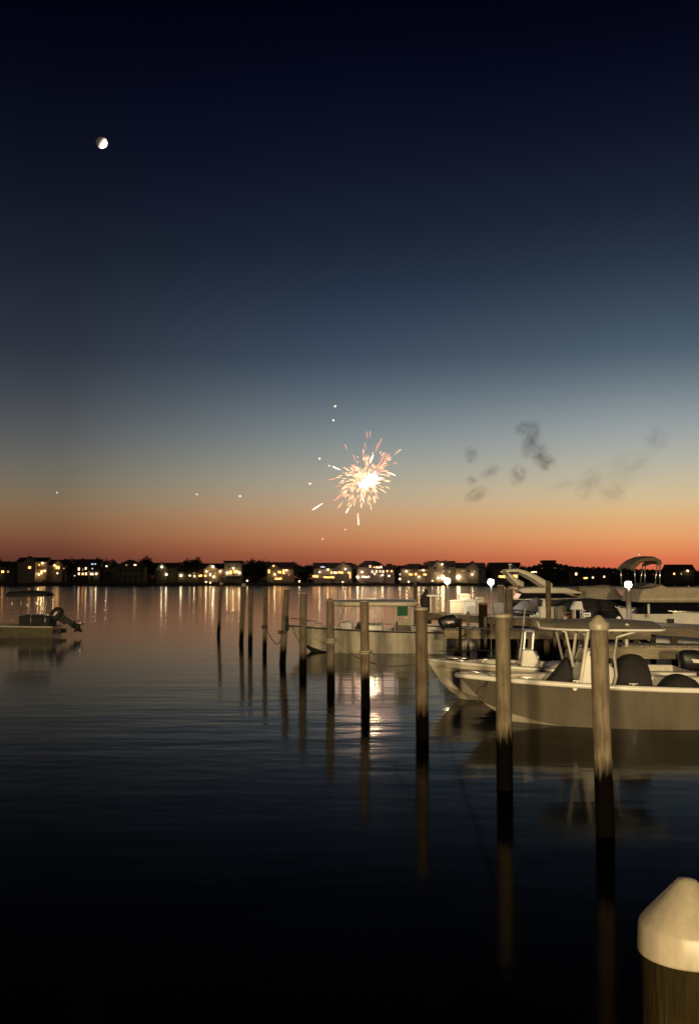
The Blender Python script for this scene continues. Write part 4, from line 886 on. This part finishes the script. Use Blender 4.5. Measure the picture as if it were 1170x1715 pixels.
rounded_top(b4, lx4(81), lx4(20), 2.0, 2.55, .18, .16, 'bimini', M_CANVAS, M_CANVAS, .2)
for px0, px1 in ((66, 70), (66, 40), (30, 28)):
    for sg in (-1, 1): MB().tube([(lx4(px0), sg * .9, 1.3), (lx4(px1), sg * .92, 2.55)], .022, 6).build('bimini_pole', M_STEEL, b4)
outboard(b4, -.15, 0, .95, R(58), 1.75, M_RUB)
for sy in (-.5, .5): MB().box((-.25, sy, .32), (.3, .3, .25)).build('swim_step', M_RUB, b4, bevel=.03)

# bow lines of the second boat
hang('mooring_line', [P(735, 1090, D2), P(800, 1088, 21), P(842, 1086, PT[845][1])], .014, M_DROPE, 'upper dark line from the second bow to the thick flat capped pile', group='mooring lines', sag=.03)
hang('mooring_line', [P(748, 1104, D2), P(842, 1100, PT[845][1])], .016, M_DROPE, 'lower dark line from the second bow to the thick flat capped pile', group='mooring lines', sag=.02)
hang('mooring_line', [P(820, 1131, D1), P(808, 1155, D1 - 1.0), P(798, 1178, D1 - 1.0)], .014, M_DROPE, 'slack dark line drooping from the taupe bow', group='mooring lines', sag=.02)

# ------------------------------------------------------------------ piers
def pier(name, a, b, width, z, label, pile_step=3.0, up=0.0, fh=.32):
    a = Vector((a[0], a[1], 0)); b = Vector((b[0], b[1], 0)); v = b - a; L = v.length; ang = math.atan2(v.y, v.x)
    root = empty(name, (a.x, a.y, 0), ang); tag(root, label, 'pier', 'timber piers of the marina')
    g = MB(); n = int(L / .16); rn_ = random.Random(int(L * 10))
    for i in range(n): g.box((.08 + i * .16, 0, z - .025 + rn_.uniform(-.006, .006)), (.145, width + rn_.uniform(-.03, .03), .05))
    g.build('planking', M_PLANK, root)
    for sg in (-1, 1): MB().box((L / 2, sg * (width / 2 - .06), z - .06 - fh / 2), (L, .08, fh)).build('fascia', M_FASC, root)
    k = max(2, int(L / pile_step))
    for i in range(k + 1):
        for sg in (-1, 1):
            MB().lathe([(.13, -1.5), (.125, z - .05 + (up if sg > 0 and up else 0))], (L * (i + .15) / (k + .3), sg * (width / 2 - .24), 0), 10).build('pile', M_PILE[2], root)
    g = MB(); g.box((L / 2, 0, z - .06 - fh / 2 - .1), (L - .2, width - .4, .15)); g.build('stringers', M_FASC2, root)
    return root


ZD = 1.5
A0, A1 = W(705, 1026, ZD), W(1010, 1043, ZD)
ex = (A1 - A0) * .9 + A1
PV = (A1 - A0).normalized(); PN = Vector((-PV.y, PV.x, 0))
if PN.y < 0: PN = -PN
c0 = A0 + PN * 1.2; c1 = ex + PN * 1.2
pier('pier', c0, c1, 2.4, ZD, 'long timber pier with lamps and dock boxes on its deck')
B0 = W(746, 1054, 1.45); B1 = W(960, 1055, 1.45)
pier('finger_pier', B0 + Vector((0, .6, 0)), B1 + Vector((3, .6, 0)), 1.2, 1.45, 'low finger pier behind the two front boats, left of the console', fh=.30)
C0 = W(1012, 1080, 1.35); C1 = W(1165, 1083, 1.35)
pier('finger_pier', C0 + Vector((0, .6, 0)), C1 + Vector((3, .6, 0)), 1.2, 1.35, 'nearer finger pier at the right edge behind the taupe boat', fh=.36)
# slender posts at the finger piers
for px, y0, y1, wp, d, lab in ((783, 1024, 1090, 5, 36.2, 'slim pale post at the middle of the low finger pier'), (812, 1033, 1090, 5, 36.0, 'slim pale post just left of the thick flat capped pile'), (770, 1036, 1054, 5, 37.4, 'short stubby dark post on the low finger pier'),
                               (801, 1070, 1120, 6, 35.5, 'short pale post low in the water under the finger pier'), (917, 973, 1062, 8.5, 39, 'tall pale post behind the hard top'), (945, 1050, 1105, 6, 36, 'pale post under the hard top, left of two'), (928, 1048, 1100, 6, 36.5, 'pale post under the hard top, right behind the seat'), (1045, 1050, 1090, 8, 31, 'short pale post behind the hard top at right')):
    t_ = P(px, y0, d); r = wp * d / FOC / 2; o = MB().lathe([(r * 1.05, -1.5), (r, t_.z - .03), (r * .8, t_.z)], seg=12).build('dock_post', M_PILE[0] if 'pale' in lab else M_DARKPILE, None, (t_.x, d, 0))
    tag(o, lab, 'post', 'posts at the marina piers')
# bigger piles along the pier
def short_pile(px, ytop, d, wp, m, lab):
    t_ = P(px, ytop, d); r = wp * d / FOC / 2; root = empty('pier_pile', (t_.x, d, 0)); tag(root, lab, 'piling', 'stout piles beside the long pier')
    MB().lathe([(r * 1.05, -1.5), (r, 1), (r * .97, t_.z - .1)], seg=18).build('shaft', m, root)
    MB().lathe([(r * 1.05, t_.z - .1), (r * 1.05, t_.z - .03), (r * .6, t_.z)], seg=18).build('cap', M_BOXG, root)


short_pile(851, 985, 46, 14, M_PILE[0], 'stout lamp lit orange pile right of the cool lamp')
short_pile(838, 979, 52, 11, M_PILE[1], 'stout dim pile just behind the lamp lit orange pile')
short_pile(808, 1009, 45, 15, M_DARKPILE, 'thick dark pile left of the cool lamp post')
short_pile(695, 976, 60, 5, M_PILE[1], 'slender tall pile left of the dark tarp bundle')

# lamps on the pier
def dock_lamp(px, ylamp, d, rpx, m, postw, lab, ybase, power=150):
    q = P(px, ylamp, d); r = rpx * d / FOC; zb = ZD if ybase is None else ybase; root = empty('dock_lamp', (q.x, d, zb)); tag(root, lab, 'lamp', 'lamps along the long pier')
    h = q.z - zb
    MB().lathe([(postw * 1.5, 0), (postw * 1.5, .08), (postw, .12), (postw, h - r * .9), (postw * 1.6, h - r * .8)], seg=12).build('post', M_BOXG, root)
    MB().ball((0, 0, h), r, 3).build('globe', m, root)
    pl = bpy.data.lights.new('lamp_light', 'POINT'); pl.energy = power; pl.color = (1, .95, .85) if m is E_DOCKC else (1, .76, .42); pl.shadow_soft_size = .08
    po = bpy.data.objects.new('lamp_light', pl); COL.objects.link(po); po.parent = root; po.location = (0, -r - .1, h - .05)
    MB().lathe([(r * 1.05, h + r * .75), (r * .9, h + r * .98), (.01, h + r * 1.25)], seg=14).build('hood', M_WTUBE, root)


d_at = lambda px: (lambda t: A0.y + (A1.y - A0.y) * t)((px - 705) / 305.0) + .6
dock_lamp(748.5, 973, d_at(748) - .45, 5.3, E_DOCKW, .05, 'warm white globe lamp on a thin post, left of the white dock boxes', None)
dock_lamp(821.5, 975, d_at(821) - .45, 5.4, E_DOCKC, .06, 'cool white globe lamp on a thin post beside the thick dark pile', None)
dock_lamp(1051, 979, 41, 6.0, E_DOCKC, .11, 'bright cool lamp on a thick post before the right cruiser', None, 110)


def dock_box(px0, px1, ytop, d, m, lab, depth=.7, lid=True, name='dock_box', z=ZD, bev=.03, cat='box'):
    a, b = P(px0, ytop, d), P(px1, ytop, d); root = empty(name, ((a.x + b.x) / 2, d, z)); tag(root, lab, cat, 'boxes and gear on the long pier')
    w_ = b.x - a.x; h = a.z - z
    MB().box((0, depth / 2, h * .43), (w_ * .94, depth * .94, h * .86)).build('body', m, root, bevel=bev)
    if lid: MB().prism([(-w_ / 2, h * .86 + .002), (w_ / 2, h * .86 + .002), (w_ / 2, h * .93), (w_ * .3, h), (-w_ * .3, h), (-w_ / 2, h * .93)], 0, depth).build('lid', m, root, bevel=bev)
    return root


dock_box(775, 797, 1004, d_at(786) + .35, M_WHITE, 'large white dock box, front right of the white pile of boxes')
dock_box(752, 775, 1005, d_at(764) + .5, M_WHITE, 'white ribbed dock box left of the largest white box')
dock_box(769, 788, 994, d_at(778) + 1.3, M_WHITE, 'tall white dock box behind the two front white boxes', lid=True)
dock_box(797, 811, 1000, d_at(800) + 1.3, M_CREAM, 'cream box partly behind the large white box')
dock_box(904, 921, 1016, d_at(912) + .3, M_WHITE, 'bright white box with a small cone on top beside the tall pale post', .6)
dock_box(921, 934, 1016, d_at(925) + .4, M_CREAM, 'dull cream box right of the tall pale post', .6)
dock_box(930 + 2, 949, 1015, d_at(940) + .1, M_BOXG, 'grey dock box with a thin lid near the lantern stand', .6)
dock_box(825, 844, 1010, d_at(834) + 1.0, M_BOXG, 'dim grey dock box behind the cool lamp post', .8)
dock_box(943, 951, 1031, d_at(947) - .2, M_CREAM, 'small cream carton before the grey dock box', .3, False)
q = P(910, 1008, d_at(910) + .5); o = MB().lathe([(.13, 0), (.1, .12), (.05, .3), (.04, .38)], seg=12).build('white_cone', M_WHITE, None, (q.x, d_at(912) + .5, P(910, 1016, d_at(912) + .3).z + .004)); tag(o, 'small white cone on the bright white box', 'cone')
for i, (px, yt, wp) in enumerate(((899, 1025, 4.5), (894, 1028, 4), (889, 1030, 5))):
    d = d_at(px) + .4; q = P(px, yt, d); r = wp * d / FOC / 2; h = q.z - ZD
    tag(MB().lathe([(r, 0), (r, h * .7), (r * .45, h * .85), (r * .4, h)], seg=12).build('jug', M_WHITE, None, (q.x, d, ZD + .004)), ('tallest white jug against the bright white box', 'middle white jug in the row of three', 'lowest wide white jug at the left of the row')[i], 'jug', 'white jugs on the long pier')
# sign, lantern stand, cleaning table, tarp
d = 41.5; q = P(982, 1029.5, d); root = empty('notice_sign', (q.x, d, ZD)); tag(root, 'small white sign with dark marks just left of the pointed pile cap', 'sign')
MB().box((0, .03, (q.z - ZD) / 2), (.05, .05, q.z - ZD)).build('stake', M_FASC, root); MB().box((0, -.01, q.z - ZD), (.31, .03, .17)).build('board', mat('sign_white', (.85, .83, .8), .5), root, bevel=.008)
g = MB()
for k in range(4): g.box((-.085 + k * .055, -.028, q.z - ZD), (.035, .004, .07))
g.build('dark_marks', M_BLACK, root)
d = 42.5; q = P(966, 1007, d); root = empty('cleaning_stand', (q.x, d, ZD)); tag(root, 'pale stand with a sloped hood on legs left of the pointed pile cap', 'stand')
h = q.z - ZD
MB().loft([[(-.28, -.2, h * .6), (.22, -.2, h * .6), (.22, .25, h * .6), (-.28, .25, h * .6)], [(-.12, -.15, h), (.16, -.15, h), (.16, .2, h), (-.12, .2, h)]], smooth=False).build('hood', M_CREAM, root, bevel=.02)
for sx in (-.15, .18):
    for sy in (-.15, .2): MB().tube([(sx, sy, 0), (sx, sy, h * .6)], .03, 6).build('leg', M_WTUBE, root)
MB().tube([(.22, 0, 0), (.34, 0, h * .3), (.34, 0, h * .55), (.2, 0, h * .6)], .03, 6).build('hose_loop', M_WTUBE, root)
d = d_at(726) + .9; q = P(726, 996, d); root = empty('fish_table', (q.x, d, ZD)); tag(root, 'small white table on two legs beside the dark tarp bundle', 'table')
h = q.z - ZD; MB().box((0, 0, h - .05), (.86, .6, .09)).build('table_top', M_WHITE, root, bevel=.02)
for sx in (-.2, .12): MB().box((sx, 0, (h - .09) / 2), (.09, .4, h - .1)).build('leg', M_CREAM, root)
d = d_at(711) + .5; q = P(711, 986, d); h = q.z - ZD
g = MB(); rn_ = random.Random(3); g.loft([[(cx_ + rr_ * math.cos(t) * rn_.uniform(.92, 1.08), rr_ * .9 * math.sin(t), zz_ * h) for t in [2 * math.pi * k / 14 for k in range(14)]] for zz_, rr_, cx_ in ((0, .2, .03), (.2, .25, .02), (.45, .27, 0), (.65, .24, -.01), (.78, .14, .03), (.86, .13, .06), (.95, .11, .07), (1, .04, .07))])
tag(g.build('tarp_bundle', M_CANVAS, None, (q.x, d, ZD + .004)), 'dark upright tarp wrapped bundle at the left end of the long pier', 'tarp')
# white skiff by the pier
D5 = 50.0; bow5 = P(700, 1034, D5); L5 = 3.6
b5 = empty('skiff', (P(794, 1036, D5).x, D5, 0), math.pi + R(3)); tag(b5, 'small plain white skiff lying below the white dock boxes', 'boat', 'boats moored in the slips')
hull(b5, L5, 1.6, .98, 1.05, .4, M_WHITE, M_OFFW, M_DECK, M_RUB, sole=.3, fore=.8, n=18, rail_r=.03)
MB().box((1.4, 0, .85), (.3, 1.1, .05)).build('thwart', M_FASC, b5)

# ------------------------------------------------------------------ cruisers
D6 = 58.0; k6 = D6 / FOC
def P6(px, py): q = P(px, py, D6); return q
st = P6(850, 1000); L6 = (1052 - 850) * k6
c1r = empty('motor_cruiser', (st.x, D6, 0), R(-3)); tag(c1r, 'dark hulled motor cruiser with a swept white radar arch and beige canvas', 'boat', 'boats moored in the slips')
X6 = lambda px: (px - 850) * k6
Z6 = lambda py: P6(900, py).z
hull(c1r, L6, 2.9, Z6(1003), Z6(998), 1.2, M_DHULL, M_DHULL, M_CREAM, M_STEEL, sole=1.0, fore=.5, rail_r=.03)
MB().prism([(X6(864), Z6(990)), (X6(866), Z6(985)), (X6(905), Z6(983)), (X6(940), Z6(984)), (X6(968), Z6(992)), (X6(966), Z6(994)), (X6(936), Z6(993)), (X6(890), Z6(993)), (X6(870), Z6(993))], -1.35, 1.35).build('cabin_top', M_CREAM, c1r, bevel=.05)
MB().prism([(X6(862), Z6(1003)), (X6(868), Z6(993.2)), (X6(936), Z6(993.2)), (X6(972), Z6(1003))], -1.3, 1.3).build('window_band', M_DGLASS, c1r, bevel=.03)
for sg in (-1, 1):
    g = MB(); pts = [(842, 958, .12), (850, 956, .16), (862, 955.5, .2), (876, 960, .28), (892, 968, .36), (906, 977, .42), (918, 984, .5)]
    rings = [[(X6(px), sg * 1.25 - .07, Z6(py) - w_ / 2), (X6(px), sg * 1.25 + .07, Z6(py) - w_ / 2), (X6(px), sg * 1.25 + .07, Z6(py) + w_ / 2), (X6(px), sg * 1.25 - .07, Z6(py) + w_ / 2)] for px, py, w_ in pts]
    g.loft(rings); 
    g.loft([[(X6(px), sg * 1.25 - .05, Z6(py) - w_ / 2), (X6(px), sg * 1.25 + .05, Z6(py) - w_ / 2), (X6(px), sg * 1.25 + .05, Z6(py) + w_ / 2), (X6(px), sg * 1.25 - .05, Z6(py) + w_ / 2)] for px, py, w_ in ((845, 959, .1), (852, 966, .28), (862, 975, .4), (872, 979, .3))])
    g.build('arch_side', M_CREAM, c1r, bevel=.02)
MB().box((X6(852), 0, Z6(955.5)), (.5, 2.5, .12)).build('arch_crossbar', M_CREAM, c1r, bevel=.03)
MB().lathe([(.05, 0), (.04, .25), (.12, .27), (.12, .33), (.02, .36)], (X6(854), 0, Z6(955.5) + .063), 12).build('masthead_light', M_WHITE, c1r)
cover(c1r, [(X6(964), 1.2, Z6(983), Z6(1002)), (X6(968), 1.25, Z6(981), Z6(1002)), (X6(990), 1.3, Z6(982), Z6(1003)), (X6(1000), 1.3, Z6(979), Z6(1003)), (X6(1015), 1.3, Z6(979), Z6(1003)), (X6(1024), 1.2, Z6(984), Z6(1003)), (X6(1032), 1.0, Z6(995), Z6(1003))], 'canvas_enclosure', M_TAN, 8, .02)
# tarp covered runabout in front of it
D7 = 50.0; k7 = D7 / FOC; q7 = P(916, 1030, D7)
c3 = empty('covered_runabout', (q7.x, D7, 0), math.pi); tag(c3, 'grey tarp covered runabout between the orange pile and the white box', 'boat', 'boats moored in the slips')
X7 = lambda px: (916 - px) * k7
Z7 = lambda py: P(880, py, D7).z
hull(c3, X7(852), 1.9, Z7(1024), Z7(1020), .6, M_DHULL, M_DHULL, M_GREY, M_RUB, sole=.9, fore=.5, n=20, rail_r=.03)
cover(c3, [(X7(912), .8, Z7(1018), Z7(1026)), (X7(905), .85, Z7(1004), Z7(1026)), (X7(897), .9, Z7(998), Z7(1026)), (X7(888), .9, Z7(1008), Z7(1026)), (X7(880), .9, Z7(1004), Z7(1026)), (X7(870), .8, Z7(1010), Z7(1026)), (X7(858), .5, Z7(1020), Z7(1026))], 'tarp', M_GREY, 11, .05)
# dark covered boat to the right
q8 = P(1040, 1030, 51); c4 = empty('covered_runabout', (q8.x, 51, 0), math.pi); tag(c4, 'dark canvas covered runabout behind the grey dock box', 'boat', 'boats moored in the slips')
X8 = lambda px: (1040 - px) * 51 / FOC
Z8 = lambda py: P(990, py, 51).z
hull(c4, X8(930), 2.0, Z8(1022), Z8(1018), .6, M_DHULL, M_DHULL, M_GREY, M_RUB, sole=.9, fore=.5, n=20, rail_r=.03)
cover(c4, [(X8(1036), .8, Z8(1016), Z8(1024)), (X8(1020), .9, Z8(1004), Z8(1024)), (X8(1000), .95, Z8(1003), Z8(1024)), (X8(975), .95, Z8(1002), Z8(1024)), (X8(955), .9, Z8(1006), Z8(1024)), (X8(938), .6, Z8(1014), Z8(1022))], 'canvas', M_CANVAS, 12, .04)
# flybridge cruiser at the right edge, stern to the right
D9 = 49.0; k9 = D9 / FOC; q9 = P(1290, 1030, D9)
c2 = empty('motor_cruiser', (q9.x, D9, 0), math.pi + R(2)); tag(c2, 'beige flybridge cruiser with a raised bimini at the right edge', 'boat', 'boats moored in the slips')
X9 = lambda px: (1290 - px) * k9
Z9 = lambda py: P(1080, py, D9).z
hull(c2, X9(1030), 3.2, Z9(1028), Z9(1016), 1.2, M_WHITE, M_DHULL, M_CREAM, M_STEEL, sole=1.0, fore=.4, rail_r=.04)
MB().prism([(X9(1270), Z9(1028)), (X9(1270), Z9(1008)), (X9(1064), Z9(1008)), (X9(1050), Z9(1026))], -1.3, 1.3).build('window_band', M_DGLASS, c2, bevel=.03)
MB().prism([(X9(1275), Z9(1007.8)), (X9(1275), Z9(984)), (X9(1100), Z9(983)), (X9(1090), Z9(979)), (X9(1078), Z9(984)), (X9(1060), Z9(986)), (X9(1054), Z9(1000)), (X9(1052), Z9(1007.8))], -1.4, 1.4).build('flybridge', M_TAN, c2, bevel=.08)
MB().prism([(X9(1274), Z9(1003)), (X9(1274), Z9(1001)), (X9(1055), Z9(1001)), (X9(1055), Z9(1003))], -1.43, 1.43).build('belt_trim', M_CREAM, c2)
MB().prism([(X9(1058), Z9(984)), (X9(1076), Z9(976)), (X9(1098), Z9(979)), (X9(1099), Z9(982.8))], -1.0, 1.0).build('bridge_cowl', M_GREY, c2, bevel=.05)
for px in (1098, 1104): MB().prism([(X9(px), Z9(1047)), (X9(px - 1), Z9(1034)), (X9(px + 3), Z9(1034)), (X9(px + 4), Z9(1047))], 1.45, 1.56).build('hull_vent', M_BLACK, c2)
g = MB(); up = []
for i, (px, py) in enumerate(((1043, 953), (1050, 946), (1057, 940), (1066, 936.5), (1078, 935.5), (1088, 936), (1094, 939), (1095, 944), (1092, 949))):
    up.append([(X9(px), 1.1 * (2 * j / 10 - 1), Z9(py) + .12 * (1 - (2 * j / 10 - 1) ** 2)) for j in range(11)])
g.loft(up, closed=False, cap=False); bi = g.build('bimini', mat('olive_canvas', (.17, .13, .08), .8, vary=.2, scale=4), c2); so = bi.modifiers.new('t', 'SOLIDIFY'); so.thickness = .16
for sg in (-1, 1):
    for p0, p1 in (((1051, 980), (1050, 946)), ((1091, 983), (1092, 945)), ((1083, 982), (1088, 943))):
        MB().tube([(X9(p0[0]), sg * 1.08, Z9(p0[1])), (X9(p1[0]), sg * 1.08, Z9(p1[1]))], .03, 6).build('bimini_pole', M_STEEL, c2)
MB().tube([(X9(1066), 1.6, Z9(1032)), (X9(1066), 1.6, Z9(1010))], .06, 8).build('fender_rod', M_WHITE, c2)
# small cream cylinder on the nearer finger pier
q = P(1044, 1088, 29.3); tag(MB().lathe([(.05, 0), (.055, .22), (.03, .24)], seg=12).build('bait_cup', M_WHITE, None, (q.x, W(1044, 1085, 1.35).y + .2, 1.36)), 'small white cup standing on the nearer finger pier', 'cup')

# bow lines of the far canopy boat, and a bucket on the pier
hang('mooring_line', [P(487, 1047, D3), P(476, 1063, PT[473][1])], .018, M_ROPE, 'short pale line from the canopy boat bow to the tyre pile', group='mooring lines', sag=.05)
hang('mooring_line', [P(489, 1049, D3), P(504, 1081, PT[507][1])], .018, M_ROPE, 'pale line from the canopy boat bow down to the thin capped pile', group='mooring lines', sag=.06)
hang('mooring_line', [P(742, 1052, D3), P(760, 1066, 39), P(783, 1058, 36.2)], .016, M_DROPE, 'dark stern line from the canopy boat to the slim middle post', group='mooring lines', sag=.12)
d = d_at(953) + .1; q = P(953.5, 1033, d); root = empty('bucket', (q.x, d, ZD + .004)); tag(root, 'small reddish bucket just right of the grey dock box', 'bucket')
M_RED = mat('red_plastic', (.16, .03, .02), .5)
MB().lathe([(.09, 0), (.12, .24), (.125, .25), (.11, .245), (.085, .02)], seg=16, cap=True).build('pail', M_RED, root)
MB().tube([(-.12, 0, .24), (-.09, 0, .33), (0, 0, .37), (.09, 0, .33), (.12, 0, .24)], .008, 6).build('handle', M_STEEL, root)
